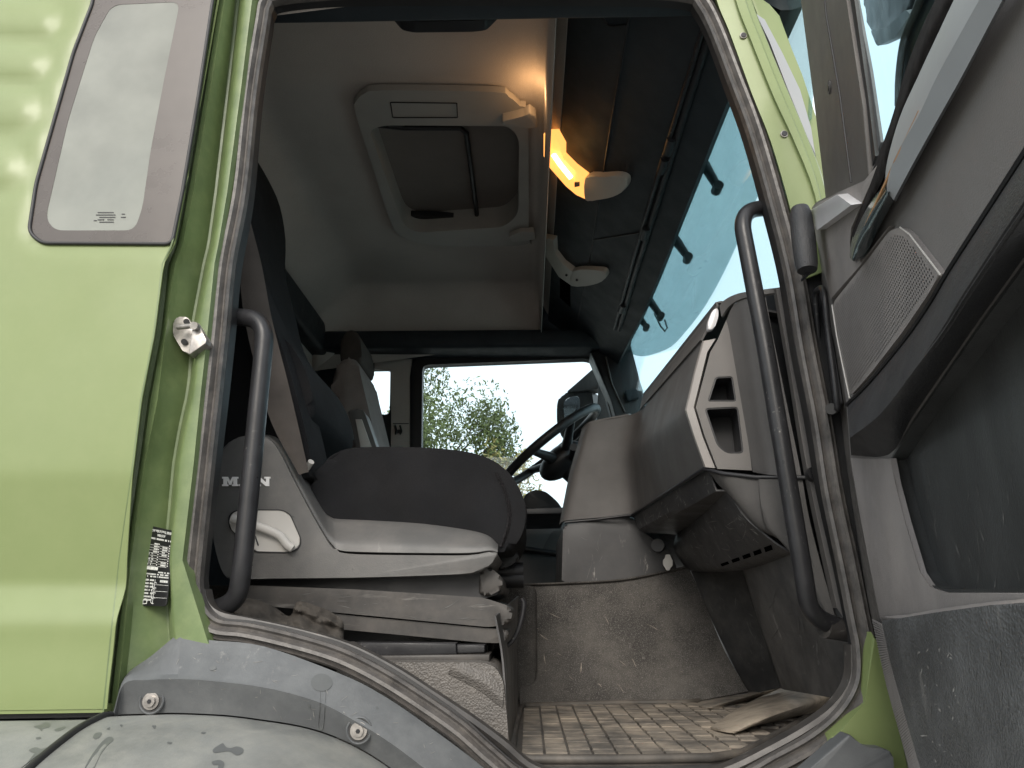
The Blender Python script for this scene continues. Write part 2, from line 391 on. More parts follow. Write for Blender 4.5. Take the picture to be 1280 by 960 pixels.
# ------------------------------------------------------------ the yard
bm = bmesh.new(); bmesh.ops.create_grid(bm, x_segments=8, y_segments=8, size=400)
tag(link('ground', bm, M['ground'], None, 0), kind='structure')
def leaf_cloud(bm, c, rad, n, size, seed, lumps=26):
    rr = random.Random(seed); c = V(c); cl = []
    while len(cl) < lumps:
        p = V((rr.uniform(-1, 1), rr.uniform(-1, 1), rr.uniform(-1, 1)))
        if 0.25 < p.length < 1: cl.append((V((p.x * rad[0], p.y * rad[1], p.z * rad[2])), rr.uniform(.18, .42)))
    for i in range(n):
        o, s = rr.choice(cl)
        d = V((rr.gauss(0, 1), rr.gauss(0, 1), rr.gauss(0, 1))).normalized() * (rr.random() ** 0.4) * s
        p = c + o + V((d.x * rad[0], d.y * rad[1], d.z * rad[2]))
        a = V((rr.gauss(0, 1), rr.gauss(0, 1), rr.gauss(0, 1))).normalized(); b = a.orthogonal().normalized()
        L = size * rr.uniform(.6, 1.3)
        q = [bm.verts.new(p - a * L), bm.verts.new(p + b * L * .45), bm.verts.new(p + a * L), bm.verts.new(p - b * L * .45)]
        bm.faces.new(q)
    return cl
def tree(loc, h, rad, cz, n, size, m, seed, label):
    t = thing('broadleaf_tree', label, 'tree', loc, 'trees beyond the cab')
    L = V(loc); bm = bmesh.new(); c = L + V((0, 0, cz))
    cl = leaf_cloud(bm, c, rad, n, size, seed)
    link('crown', bm, m, t, 0, keep=True)
    bm = bmesh.new(); rr = random.Random(seed + 9)
    add_tube(bm, [L, L + V((.05, 0, h * .3)), L + V((-.05, 0, h * .6)), L + V((0.02, 0, h * .92))], [h * .022, h * .017, h * .010, h * .003], 10)
    for o, s in cl[:20]:
        e = c + o; k = L + V((0, 0, max(h * .22, (e.z - L.z) * rr.uniform(.4, .7))))
        add_tube(bm, [k, k.lerp(e, .5) + V((0, 0, .1)), e], [h * .008, h * .005, h * .0015], 6)
    link('trunk', bm, M['bark'], t, 60)
tree((-4.3, 24, 0), 10.0, (3.5, 2.6, 4.2), 6.0, 22000, .085, M['leaf'], 3, 'tall green tree behind the driver door window')
tree((-0.9, 22, 0), 6.4, (1.35, 1.6, 2.6), 4.0, 6000, .08, M['leaf_y'], 8, 'low yellowing tree beside the tall green tree')
bm = bmesh.new()
for i in range(46):
    x = -62 + i * 2.8; leaf_cloud(bm, (x, -30 - 3 * math.sin(i * 1.7), 3.0 + 1.0 * math.sin(i * 2.3)), (2.6, 2.0, 3.6 + .9 * math.sin(i * 1.1)), 420, .34, 100 + i, 12)
tag(link('treeline', bm, M['leaf'], None, 0, keep=True), 'distant hedge of green trees reflected in the paint', 'treeline', kind='stuff')

# ------------------------------------------------------------ cab body
CABO = V((0, 0.02, 1.38))
cab = thing('truck_cab', 'reseda green truck cab with its passenger door opening and lined interior', 'truck cab', CABO)
YS = 0.03                                     # plane of the door rubber
# --- quarter panel (outside, behind the door)
rowy = [-130, 0, 120, 240, 305, 330, 418, 500, 580, 700, 800, 890]
Ax = [290, 268, 248, 228, 216, 204, 193, 177, 167, 150, 139, 130]
Bx = [295, 273, 254, 234, 222, 212, 202, 186, 175, 157, 146, 136]
Cx = [306, 284, 265, 245, 232, 222, 210, 200, 184, 167, 158, 148]
Dx = [326, 303, 289, 275, 266, 260, 243, 235, 222, 211, 216, 226]
Ex = [345, 318, 303, 287, 276, 271, 262, 253, 245, 231, 262, 300]
def interp(xs, y):
    if y <= rowy[0]: return xs[0]
    for i in range(1, len(rowy)):
        if y <= rowy[i]:
            t = (y - rowy[i - 1]) / (rowy[i] - rowy[i - 1]); return xs[i - 1] * (1 - t) + xs[i] * t
    return xs[-1]
win_out = rnd([(112, -40), (117, 0), (92, 65), (45, 230), (36, 290), (52, 304), (215, 305), (228, 240), (248, 120), (266, 0), (272, -40)], 9, 4)
win_out = [(p[0], p[1]) for p in win_out]
pane_o = rnd([(225, 2), (205, 100), (188, 190), (178, 260), (168, 288), (68, 288), (57, 272), (85, 150), (118, 45), (140, 6)], 12, 5)
pane_o = [(p[0], p[1]) for p in pane_o]
bosses = [(-30, 14, 58, 30), (-30, 70, 46, 28), (-30, 130, 34, 30), (-30, 205, 14, 34)]
def press(y):
    return 0.020 * max(0, min(1, (y - 592) / 136)) - 0.017 * smoothstep(726, 784, y) - 0.004 * smoothstep(800, 880, y)
def skin(x, y):
    p = W((x, y), Y=-0.03); d = 0.0
    for bx, by, ex, hh in bosses:
        cx = min(x, ex - hh * .7); q = math.hypot((x - cx) / 1.3, y - by - 0.05 * (x - bx)) / hh
        d += -0.005 * (1 - smoothstep(0.35, 1.0, q)) + 0.002 * (1 - smoothstep(0, .5, abs(q - 1.0)))
    e = pdist((x, y), win_out)
    d += 0.004 * (1 - smoothstep(2, 16, e))
    d += press(y)
    d += -0.010 * (1 - smoothstep(0, 22, interp(Ax, y) - x)) * 0
    d += 0.010 * ((y - 480) / 480) ** 2
    p.y += d
    return p
outer = [(-170, -130)] + [(interp(Ax, y), y) for y in range(-130, 888, 12)] + [(interp(Ax, 887), 887), (-170, 891)]
cdt('side_panel', outer, [win_out], 9, skin, M['green'], cab, 0.002, 50)
# folded bottom edge
sweep('panel_hem', [(-.004, -.004), (.004, -.004), (.004, .03), (-.004, .03)], WL([(-170, 889), (0, 888), (131, 886)], Y=-.018), M['green'], cab, closed=False)
sweep('body_gap', [(-.004, 0), (.004, 0), (.004, .03), (-.004, .03)], WL([(-170, 896), (0, 894.5), (128, 892)], Y=-.008), M['rubber_dark'], cab, closed=False)
# --- quarter window
qw = cdt('quarter_window', win_out, [pane_o], 0, lambda x, y: W((x, y), Y=-.026), M['frit'], cab, 0.004)
qp = cdt('pane', pane_o, [], 0, lambda x, y: W((x, y), Y=-.0255), M['dusty'], qw, 0.003)
tube('window_rubber', WL(win_out, Y=-.027), .0028, M['rubber_dark'], qw, 8, True)
bm = bmesh.new()
for k, (x, y, l) in enumerate([(122, 265, 20), (120, 268, 24), (124, 271, 20), (122, 274, 8), (134, 274, 8), (124, 277, 18), (152, 267, 4), (151, 271, 6), (117, 275, 4)]):
    add_prism(bm, WL([(x, y), (x + l, y), (x + l, y + 1.1), (x, y + 1.1)], Y=-.0262), V((0, .0004, 0)))
link('glass_stamp', bm, M['sticker'], qw, 0)
prism('inner_pillar_lining', WL([(20, 320), (130, -60), (330, -60), (262, 330), (235, 560), (60, 560)], Y=.13), (0, .02, 0), M['liner'], cab)
# --- door shut on the B pillar
bm = bmesh.new()
YY = [-.03, .004, -.002, .028, .020, .006, .03]
cols = []
ys = list(range(-130, 900, 10))
for y in ys:
    a, b, c, d, e = (interp(q, y) for q in (Ax, Bx, Cx, Dx, Ex))
    wv = 4 * math.exp(-((y - 470) / 45) ** 2)
    pa = -.03 + .010 * ((y - 480) / 480) ** 2 + press(y)
    cols.append([W((a, y), Y=pa), W((a + .8, y), Y=pa + .006), W((a + 2.5, y), Y=.016), W((b - 1, y), Y=.018), W((b + 2, y), Y=.001), W((c - 3, y), Y=-.001), W((c, y), Y=.006), W((c + 5, y), Y=.016), W((c * .5 + d * .5, y), Y=.033),
                 W((d - 7 + wv, y), Y=.050), W((d - 4 + wv, y), Y=.051), W((d + 1 + wv, y), Y=.012), W((d + 4 + wv, y), Y=.008), W((e - 3, y), Y=.008), W((e + 8, y), Y=.03)])
sm = [[r[j] for r in cols] for j in range(len(cols[0]))]
dpil = loft('door_pillar', sm, M['green_jamb'], cab, nu=1, nv=1, thick=.002, smooth=38)
# --- striker
st = prism('striker', rnd(WL([(217, 402), (222, 396), (234, 396), (238, 402), (257, 424), (255, 429), (236, 443), (228, 438), (216, 418)], Y=.012), .002, 3), (0, .034, 0), M['steel'], cab, bev=.0015)
prism('bracket_plate', WL([(240, 412), (248, 405), (258, 424), (257, 429), (237, 443), (236, 440)], Y=-.006), (0, .022, 0), M['steel'], st, bev=.001)
tube('pin', [W((222, 409), Y=-.004), W((243, 407), Y=-.012)], .0042, M['steel'], st)
tube('pin_head', [W((242, 407), Y=-.016), W((246, 408.5), Y=-.006)], .0062, M['steel'], st)
for q in ((233, 402), (230, 427)):
    tube('bolt', [W(q, Y=.006), W(q, Y=.013)], .0045, M['steel_dark'], st)
# --- data plate
dpq = [(187, 657), (219, 664), (208, 758), (173, 757)]
ph = [hit(dpil, q, 0) for q in dpq]; pnn = (ph[1] - ph[0]).cross(ph[3] - ph[0]).normalized()
if pnn.y > 0: pnn = -pnn
pc = sum(ph, V((0, 0, 0))) / 4
def PP(l): return (pc + pnn * l, pnn)
dp = prism('data_plate', rnd(WL(dpq, pl=PP(.0035)), .006, 4), -pnn * .002, M['sticker'], cab, bev=.0004)
def dpt(u, v):
    a, b, c, d = [V(q) for q in dpq]
    return (a.lerp(b, u)).lerp(d.lerp(c, u), v)
def dbar(bm, u0, v0, u1, v1):
    add_prism(bm, WL([tuple(dpt(u0, v0)), tuple(dpt(u1, v0)), tuple(dpt(u1, v1)), tuple(dpt(u0, v1))], pl=PP(.0038)), -pnn * .0004)
bm = bmesh.new(); rr = random.Random(2)
def words(v, h, u0, u1, dens=.7):
    u = u0
    while u < u1:
        l = rr.uniform(.015, .035)
        if rr.random() < dens: dbar(bm, u, v, min(u + l, u1), v + h)
        u += l + .012
words(.135, .022, .02, .98, .9)
for k in range(9):
    v = .20 + k * .033
    words(v, .016, .12, .30, .5 if k > 3 else .2); dbar(bm, .44, v, .47, v + .016); dbar(bm, .84, v, .87, v + .016)
    dbar(bm, .12, v + .025, .42, v + .029)
    dbar(bm, .50, v + .025, .82, v + .029)
    if k < 4: words(v, .018, .28, .42, .95)
    if 0 < k < 5 or k in (7, 8): words(v, .018, .60, .78, .95)
dbar(bm, .02, .50, .52, .54)
for k in range(3): words(.555 + k * .03, .018, .1 if k else .55, .96, .8)
for k in range(7):
    v = .66 + k * .042; words(v, .022, .10, .44, .85)
    if k % 2: dbar(bm, .50, v + .02, .97, v + .024)
dbar(bm, .47, .66, .485, .97)
words(.66, .03, .66, .95, 1)
link('plate_print', bm, M['print'], dp, 0)
def text_mesh(name, body, size, mw, m, parent, depth=.0004, sx=1.0):
    cu = bpy.data.curves.new(name, 'FONT'); cu.body = body; cu.size = size; cu.extrude = depth; cu.align_x = 'CENTER'; cu.align_y = 'CENTER'
    to = bpy.data.objects.new('tmp', cu); COL.objects.link(to); bpy.context.view_layer.update()
    me = bpy.data.meshes.new_from_object(to.evaluated_get(bpy.context.evaluated_depsgraph_get()))
    bpy.data.objects.remove(to); me.transform(mw @ Matrix.Diagonal((sx, 1, 1, 1))); me.transform(Matrix.Translation(-parent_origin(parent)))
    me.name = name; me.materials.clear(); me.materials.append(m); o = bpy.data.objects.new(name, me); COL.objects.link(o); o.parent = parent
    return o
def face_text(name, body, c, right, up, size, m, parent, sx=1.0, depth=.0004):
    r = right.normalized(); u = (up - r * up.dot(r)).normalized(); n = r.cross(u)
    mw = Matrix.Translation(c) @ Matrix((r, u, n)).transposed().to_4x4()
    return text_mesh(name, body, size, mw, m, parent, depth, sx)
rt = W(tuple(dpt(0, .1)), pl=PP(.0039)) - W(tuple(dpt(1, .1)), pl=PP(.0039)); up = W(tuple(dpt(.5, .5)), pl=PP(.0039)) - W(tuple(dpt(.5, .1)), pl=PP(.0039))
face_text('plate_text', 'MAN Truck & Bus AG', W(tuple(dpt(.5, .045)), pl=PP(.0039)), rt, up, .0055, M['print'], dp, .75)
face_text('plate_text', 'AUSTRIA', W(tuple(dpt(.5, .095)), pl=PP(.0039)), rt, up, .005, M['print'], dp, .8)
face_text('plate_text', 'D', W(tuple(dpt(.2, .945)), pl=PP(.0039)), -up, rt * -1, .012, M['print'], dp)
bm = bmesh.new()
for k in range(4):
    c = W(tuple(dpt(.50, .74 + k * .063)), pl=PP(.0039)); add_tube(bm, [c + V((math.cos(a) * .0035, 0, math.sin(a) * .0045)) for a in [i * math.pi / 6 for i in range(12)]], .0004, 5, True)
link('plate_rings', bm, M['print'], dp, 0)

# --- door rubber all round
left = [(345, -6), (330, 6), (325, 30), (311, 120), (298, 240), (281, 330), (272, 418), (263, 500), (254, 580), (241, 700), (239, 735), (246, 764), (268, 786), (310, 792), (370, 806), (427, 824), (480, 851), (533, 885), (575, 915), (612, 948), (655, 980), (720, 996)]
right = [(860, 996), (920, 985), (970, 958), (1020, 930), (1058, 897), (1080, 858), (1082, 814), (1074, 770), (1060, 700), (1042, 615), (1028, 527), (1010, 434), (994, 340), (973, 258), (946, 165), (921, 98), (897, 36), (880, 4), (862, -10)]
seal2 = left + right + [(780, -15), (600, -16), (430, -14)]
path = WL([tuple(p) for p in cr(seal2, 5, True)], Y=YS)
prof = [(-.0135, .012), (-.0135, -.002), (-.010, -.006), (-.0065, -.0015), (-.004, -.001), (0.0, -.010), (.0045, -.011), (.0065, -.003), (.009, -.0025), (.0115, -.007), (.0145, -.003), (.0145, .014)]
sweep('door_seal', prof, path, M['rubber'], cab, True, smooth=25)
# inner dark lip behind the rubber and the body flange it sits on
cen = V((660, 480))
def shrink(p, d):
    v = cen - V(p); return tuple(V(p) + v.normalized() * d)
path2 = WL([shrink(p, 13) for p in cr(seal2, 5, True)], Y=.055)
sweep('inner_lip', [(-.008, -.012), (.008, -.014), (.008, .012), (-.008, .012)], path2, M['rubber_dark'], cab, True)
# grey sill strip along the lower part, inside the rubber
s2 = [(1067, 806), (1066, 850), (1045, 884), (1008, 912), (958, 940), (905, 965), (850, 976), (730, 976), (668, 962), (628, 930), (590, 902), (545, 872), (492, 838), (436, 810), (375, 792), (312, 778), (275, 770), (258, 756), (253, 738)]
sweep('sill_strip', [(-.006, -.004), (.0, -.0075), (.006, -.005), (.006, .02), (-.006, .02)], WL([tuple(p) for p in cr(s2, 5)], Y=.052), M['susp'], cab, False)
# --- A pillar, outside flange
rowsA = [[(880, -60), (906, -60), (918, -60), (926, -60)],
         [(893, 0), (919, 0), (932, 0), (940, 0)],
         [(909, 40), (938, 50), (950, 48), (957, 46)],
         [(937, 117), (966, 120), (978, 118), (986, 116)],
         [(961, 178), (990, 172), (1000, 170), (1008, 168)],
         [(986, 265), (1018, 244), (1024, 238), (1031, 232)],
         [(1004, 348), (1034, 338), (1040, 336), (1048, 334)]]
loft('front_pillar', [[W(r[0], Y=.038), W((r[0][0] + 3, r[0][1]), Y=.016), W((r[1][0] - 1, r[1][1]), Y=.012), W((r[1][0] + 1, r[1][1]), Y=.004), W((r[2][0] - 1, r[2][1]), Y=.004), W((r[2][0] + 1, r[2][1]), Y=.014), W((r[3][0] - 1, r[3][1]), Y=.016), W(r[3], Y=.03)] for r in rowsA], M['green'], cab, nv=4, thick=.003, smooth=30)
for q in ((929, 45), (980, 168)):
    c = W(q, Y=.0125); sc_ = tube('pillar_screw', [c + V((0, -.002, 0)), c + V((0, .01, 0))], .0062, M['steel'], cab)
    tube('screw_plug', [c + V((0, -.0034, 0)), c + V((0, .01, 0))], .0046, M['black'], sc_)
prism('hinge_pillar', WL([(1000, 335), (1046, 325), (1075, 520), (1100, 700), (1110, 810), (1085, 850), (1060, 700), (1030, 540)], Y=.03), (0, .02, 0), M['rubber_dark'], cab)
prism('shut_backing', WL([(935, 380), (1010, 340), (1050, 560), (1085, 760), (1085, 880), (1062, 875), (1040, 770), (1000, 690), (950, 600)], Y=.22), (0, .02, 0), M['black'], cab)
corner = [(926, -60), (940, -8), (962, 4), (975, 19), (990, 62), (1003, 94), (1020, 146), (1034, 200), (1034, 260), (1024, 232), (1005, 165), (985, 115), (957, 46), (940, 0), (930, -30)]
prism('corner_panel', WL(corner, Y=.075), (.0, .05, 0), M['green'], cab, bev=.004)
prism('corner_glass_edge', WL([(944, 16), (956, 24), (978, 66), (1000, 112), (1014, 160), (1020, 196), (1008, 168), (985, 112), (962, 52)], Y=.068), (0, .01, 0), M['strip'], cab, bev=.001)
prism('roof_gutter', WL([(930, -60), (1003, -60), (1003, 10), (990, 12), (975, 15), (963, 4), (940, -6)], Y=.14), (0, .3, 0), M['black'], cab, bev=.004)
# --- lower front corner below the seal
prism('front_sill_corner', WL([(1090, 790), (1098, 800), (1110, 850), (1130, 905), (1150, 1010), (1040, 1010), (1040, 920), (1085, 880)], Y=.004), (0, .04, 0), M['green'], cab, bev=.004)
prism('step_trim', rnd(WL([(985, 985), (1062, 917), (1077, 931), (1090, 935), (1108, 936), (1116, 942), (1124, 1010), (985, 1010)], Y=-.022), .004, 3), (0, .03, 0), M['arch'], cab, bev=.004)
# --- wheel arch trim (grey, bolted)
T_ = [(140, 893), (156, 846), (189, 820), (222, 793), (230, 793), (262, 800), (330, 808), (427, 843), (480, 870), (533, 906), (600, 956), (660, 1010)]
C_ = [(141, 893), (156, 848), (185, 844), (215, 843), (230, 843), (262, 845), (330, 852), (400, 870), (450, 893), (500, 922), (560, 966), (610, 1012)]
C2 = [(142, 894), (155, 855), (185, 850), (215, 849), (230, 849), (262, 851), (328, 859), (394, 876), (440, 899), (490, 930), (546, 973), (596, 1016)]
L_ = [(146, 895), (152, 893), (185, 892), (215, 891), (250, 892), (285, 894), (318, 898), (375, 907), (420, 921), (465, 944), (515, 980), (560, 1020)]
arch = loft('wheel_arch_trim', [WL(T_, Y=.012), WL(C_, Y=-.022), WL(C2, Y=-.030), [p * .5 + q * .5 + V((0, .001, 0)) for p, q in zip(WL(C2, Y=-.030), WL(L_, Y=-.012))], WL(L_, Y=-.012)], M['arch'], cab, nu=5, thick=.004, smooth=22)
for q in ((190, 876), (449, 913)):
    c = hit(arch, q, 0)
    b = tube('bolt_recess_shade', [c + V((0, -.0015, 0)), c + V((0, .012, 0))], .0150, M['steel_dark'], arch, 24)  # flush dark disc paints the shadow ring of the bolt recess
    bm = bmesh.new(); add_tube(bm, [c + V((math.cos(a) * .0155, -.001, math.sin(a) * .0155)) for a in [k * math.pi / 12 for k in range(24)]], .0018, 6, True); link('recess_rim', bm, M['arch'], arch, 60)
    tube('bolt_washer', [c + V((0, -.004, 0)), c + V((0, .0, 0))], .0108, M['steel'], arch, 24)
    tube('bolt_head', [c + V((0, -.0075, 0)), c + V((0, .0, 0))], .0068, M['steel'], arch, 18)
    tube('bolt_socket', [c + V((0, -.0081, 0)), c + V((0, -.005, 0))], .0030, M['black'], arch, 6)
def blob(bm, pts, **k):
    add_prism(bm, WL([tuple(p) for p in cr(pts, 4, True)], **k), V((0, .0006, .0)))
def cdecal(name, o, shapes, m, lift=.0012):
    for sh in shapes:
        pts = [hit(o, tuple(p), lift) for p in cr(sh, 4, True)]; pts = [p for p in pts if p is not None]
        if len(pts) < 4: continue
        bm = bmesh.new(); c = bm.verts.new(sum(pts, V((0, 0, 0))) / len(pts)); vs = [bm.verts.new(p) for p in pts]
        for a in range(len(vs)): bm.faces.new([c, vs[a], vs[(a + 1) % len(vs)]])
        link(name, bm, m, o, 0)
cdecal('drip_mark', arch, [[(402 + 13.5 * math.cos(a), 853 + 11 * math.sin(a)) for a in [k * math.pi / 6 for k in range(12)]],
    [(401, 860), (407, 861), (406, 885), (403.5, 911), (398, 909), (400, 885)]], M['stain'])
cdecal('chip_mark', arch, [[(440, 934), (446, 936), (450, 941), (446, 942), (441, 938)], [(385, 882), (387, 881), (388, 884), (386, 885)], [(262, 835), (268, 832), (270, 836), (264, 838)], [(470, 884), (472, 883), (473, 886)]], M['stain'])
# ------------------------------------------------------------ mudguards
mg = thing('mudguard', 'sun bleached grey mudguard below the wheel arch trim with dark drip marks', 'mudguard', W((320, 900), Y=-.1))
def guard(lst, k0, k1): return [WL(lst, Y=-.036), [p + V((0, -.03, .001)) for p in WL(lst, Y=-.036)], [p + V((0, -.10, -.010)) for p in WL(lst, Y=-.036)], [p + V((0, -.20, -.045)) for p in WL(lst, Y=-.036)], [p + V((0, -.30, -.12)) for p in WL(lst, Y=-.036)]]
L2 = [(138, 896)] + [(x, y + 2) for x, y in L_[1:]]
g = loft('guard_shell', guard(L2, 0, 0), M['mud'], mg, nu=4, nv=6, thick=.006, smooth=50)
gpl = W((138, 896), Y=-.036)
tube('guard_lip', cr([gpl + V((0, 0, .002)), gpl + V((.002, -.03, .003)), gpl + V((.006, -.10, -.008)), gpl + V((.012, -.20, -.043)), gpl + V((.018, -.3, -.118))], 6), .0045, M['rubber_dark'], mg)
mg2 = thing('mudguard', 'grey rear mudguard section at the lower left below the green panel', 'mudguard', W((50, 905), Y=-.1))
lst = [(-170, 899), (-80, 898), (0, 897), (70, 896), (133, 895)]
g2 = loft('guard_shell', [[p + V((0, 0, -.004)) for p in r] for r in guard(lst, 0, 0)], M['mud'], mg2, nu=4, nv=6, thick=.006, smooth=50)
# dark water marks: thin films lying on the guards
cdecal('water_mark', g, [
    [(131, 924), (136, 921), (141, 922), (141, 926), (134, 932), (125, 944), (116, 962), (104, 966), (112, 948), (124, 931)],
    [(116, 921), (120, 916), (127, 916), (125, 921), (119, 924)],
    [(266, 937), (274, 931), (279, 929), (281, 933), (288, 935), (296, 933), (304, 936), (303, 941), (296, 944), (286, 939), (276, 940), (268, 941)],
    [(265, 952), (274, 950), (280, 953), (279, 960), (272, 962), (275, 956), (267, 956)],
    [(252, 915), (257, 915), (256, 917), (252, 917)], [(210, 927), (215, 928), (213, 930), (209, 929)], [(133, 911), (137, 909), (137, 912)], [(150, 906), (153, 906), (152, 909)], [(190, 907), (195, 907), (193, 911)]], M['stain'])
cdecal('water_mark', g2, [
    [(42, 908), (50, 906), (57, 903), (63, 905), (61, 909), (54, 911), (52, 914), (49, 911)],
    [(68, 912), (76, 909), (82, 908), (80, 911), (72, 914)], [(86, 914), (94, 909), (102, 910), (99, 914), (91, 916)],
    [(36, 938), (44, 934), (52, 936), (60, 934), (56, 941), (62, 946), (52, 951), (50, 957), (42, 954), (33, 955), (40, 947), (44, 942)], [(45, 922), (50, 921), (51, 923), (46, 924)]], M['stain'])

# ------------------------------------------------------------ interior: floor, tunnel, seat box, walls
ZF = 1.400
bm = bmesh.new()
for q in ([(-1.0, .05, ZF - .006), (.85, .05, ZF - .006), (.85, 2.2, ZF - .006), (-1.0, 2.2, ZF - .006)],):
    bm.faces.new([bm.verts.new(p) for p in q])
o = link('floor_pan', bm, M['foot'], cab, 0); s = o.modifiers.new('thickness', 'SOLIDIFY'); s.thickness = .008; s.offset = 0
# engine tunnel
tw = [[(640, 736), (700, 734), (760, 731), (800, 726), (862, 713)], [(643, 760), (705, 757), (765, 754), (812, 749), (876, 742)], [(648, 830), (715, 826), (785, 824), (835, 820), (905, 812)], [(650, 884), (720, 880), (800, 878), (862, 877), (935, 864)]]
yy = [.96, .93, .88, .82]
tun = [[W(p, Y=y) for p in r] for r, y in zip(tw, yy)]
top = [p + V((0, .05, .012)) for p in tun[0]]; back = [p + V((0, .6, .02)) for p in tun[0]]
bm_rows = [back, top] + tun
loft('engine_tunnel', bm_rows, M['carpet'], cab, nu=4, nv=5, thick=.006, smooth=60)
# tunnel behind the seat
box('tunnel_rear', (-.95, .85, ZF), (0.02, 1.5, 1.67), M['carpet'], cab, .02)
# seat box (grained) under the passenger seat
sb = [(420, 828), (600, 828), (618, 832), (629, 850), (634, 900), (637, 945), (640, 1000), (420, 1000)]
bxs = prism('seat_box', rnd(WL(sb, Y=.135), .012, 5), (0, .75, 0), M['leather'], cab, bev=.012, seg=4)
loft('box_rib', [[W((560, 842), Y=.133), W((598, 862), Y=.1325), W((628, 885), Y=.133)], [W((565, 834), Y=.128), W((604, 852), Y=.126), W((629, 874), Y=.129)], [W((580, 829), Y=.134), W((612, 842), Y=.134), W((629, 860), Y=.134)]], M['leather'], bxs, nu=5, nv=5, thick=.002)
loft('box_side', [[W((620, 770), Y=.17), W((630, 830), Y=.17), W((636, 945), Y=.145)], [W((648, 745), Y=.6), W((646, 800), Y=.6), W((648, 890), Y=.6)]], M['foot'], bxs, nu=4, thick=.003)
# rear wall, far wall, front wall, near wall
box('rear_wall', (-1.02, .0, ZF), (-.97, 2.3, 2.86), M['black'], cab)
# far wall with openings
YF = 2.18
dwin = [(p[0], p[1]) for p in rnd([(528, 460), (532, 456), (735, 448), (746, 455), (764, 520), (780, 600), (782, 640), (526, 645)], 8, 4)]
qwin = [(p[0], p[1]) for p in rnd([(438, 461), (488, 460), (487, 518), (430, 519)], 6, 4)]
fw = cdt('far_wall', [(250, 350), (778, 350), (788, 430), (806, 500), (806, 860), (250, 860)], [dwin, qwin], 0, lambda x, y: W((x, y), Y=YF), M['navy'], cab, .05)
cdt('door_window', dwin, [], 0, lambda x, y: W((x, y), Y=YF + .02), M['pane'], fw, .003)
cdt('rear_window', qwin, [], 0, lambda x, y: W((x, y), Y=YF + .02), M['pane'], fw, .003)
# trims on the far wall
dfr = [(p[0], p[1]) for p in rnd([(517, 452), (524, 446), (738, 438), (756, 446), (776, 520), (796, 640), (796, 655), (517, 660)], 9, 4)]
cdt('window_surround', dfr, [dwin], 0, lambda x, y: W((x, y), Y=YF - .03), M['black'], fw, .02)
pil = [(468, 441), (500, 440), (516, 442), (512, 470), (512, 600), (488, 600), (489, 520), (489, 462), (468, 461)]
pt = prism('pillar_trim', WL(pil, Y=YF - .02), (0, .015, 0), M['liner'], fw, bev=.003)
prism('trim_line', WL([(491, 529), (511, 529), (511, 530), (491, 530)], Y=YF - .0215), (0, .002, 0), M['black'], fw)
prism('coat_hook', rnd(WL([(495, 537), (502, 537), (502, 541), (493, 541)], Y=YF - .035), .002, 2), (0, .014, 0), M['black'], fw)
for dx in (494, 500): tube('hook_prong', [W((dx, 532), Y=YF - .03), W((dx + 2, 539), Y=YF - .04), W((dx, 543), Y=YF - .035)], .004, M['black'], fw)
prism('sill_trim', WL([(640, 641), (705, 640), (705, 650), (640, 652)], Y=YF - .10), (0, .08, 0), M['dash_trim'], fw, bev=.004)
prism('far_door_card', WL([(600, 652), (720, 650), (720, 690), (600, 690)], Y=YF - .07), (0, .06, 0), M['card'], fw, bev=.003)
prism('far_card_recess', rnd(WL([(676, 690), (690, 664), (720, 660), (720, 690)], Y=YF - .074), .01, 3), (0, .01, 0), M['pillar'], fw)
tube('far_door_pull', [W((630, 684), Y=YF - .12), W((655, 686), Y=YF - .12), W((708, 694), Y=YF - .12)], .012, M['black'], fw)
prism('far_lower_card', WL([(600, 690), (720, 690), (720, 745), (600, 745)], Y=YF - .06), (0, .06, 0), M['dash'], fw, bev=.003)
prism('door_latch', WL([(803, 452), (803, 452), (803, 452)], Y=YF), (0, .001, 0), M['black'], fw) if False else None
# header over the far door (dark)
box('far_header', (-1.0, 2.0, 2.715), (.46, 2.2, 2.80), M['navy'], cab, .02)
# dark lower shelf under the headliner at the back
box('rear_shelf', (-1.0, .2, 2.70), (-.90, 2.15, 2.84), M['navy'], cab, .02)
# far front pillar
prism('far_front_pillar', WL([(738, 440), (784, 424), (788, 440), (804, 486), (806, 520), (792, 560), (780, 560), (764, 500)], Y=YF - .12), (0, .12, 0), M['black'], cab, bev=.012)
prism('pillar_speaker', rnd(WL([(781, 487), (797, 485), (800, 497), (784, 501)], Y=YF - .15), .01, 3), (0, .04, 0), M['navy'], cab, bev=.004)
tube('pillar_groove', [W((757, 446), Y=YF - .125), W((765, 480), Y=YF - .125), W((781, 515), Y=YF - .125)], .004, M['pillar'], cab)
# --- headliner
def hl(x, y):
    z = 3.0
    z -= .16 * smoothstep(-.70, -.95, x) ** 1.5 if x < -.70 else 0
    z -= .20 * smoothstep(1.93, 2.10, y) ** 1.3
    z -= .02 * smoothstep(.03, .062, x)
    z -= .22 * smoothstep(.42, .06, y)
    return V((x, y, z))
xs = [-.97, -.94, -.90, -.86, -.82, -.78, -.74, -.70, -.6, -.4, -.2, -.05, .04, .06]
ysl = [.07, .10, .14, .2, .27, .34, .4, .45, .6, .9, 1.2, 1.5, 1.75, 1.9, 1.94, 1.97, 2.0, 2.03, 2.06, 2.08, 2.10]
hatch_out = [(444, 140), (446, 126), (456, 117), (477, 113), (616, 115), (636, 121), (650, 133), (660, 148), (661, 286), (664, 300), (648, 307), (564, 308), (523, 304), (501, 295), (489, 279), (468, 215)]
hatch_in = [(p[0], p[1]) for p in rnd([(461, 162), (480, 156), (636, 157), (649, 172), (648, 268), (630, 284), (523, 291), (505, 283), (497, 262)], 10, 4)]
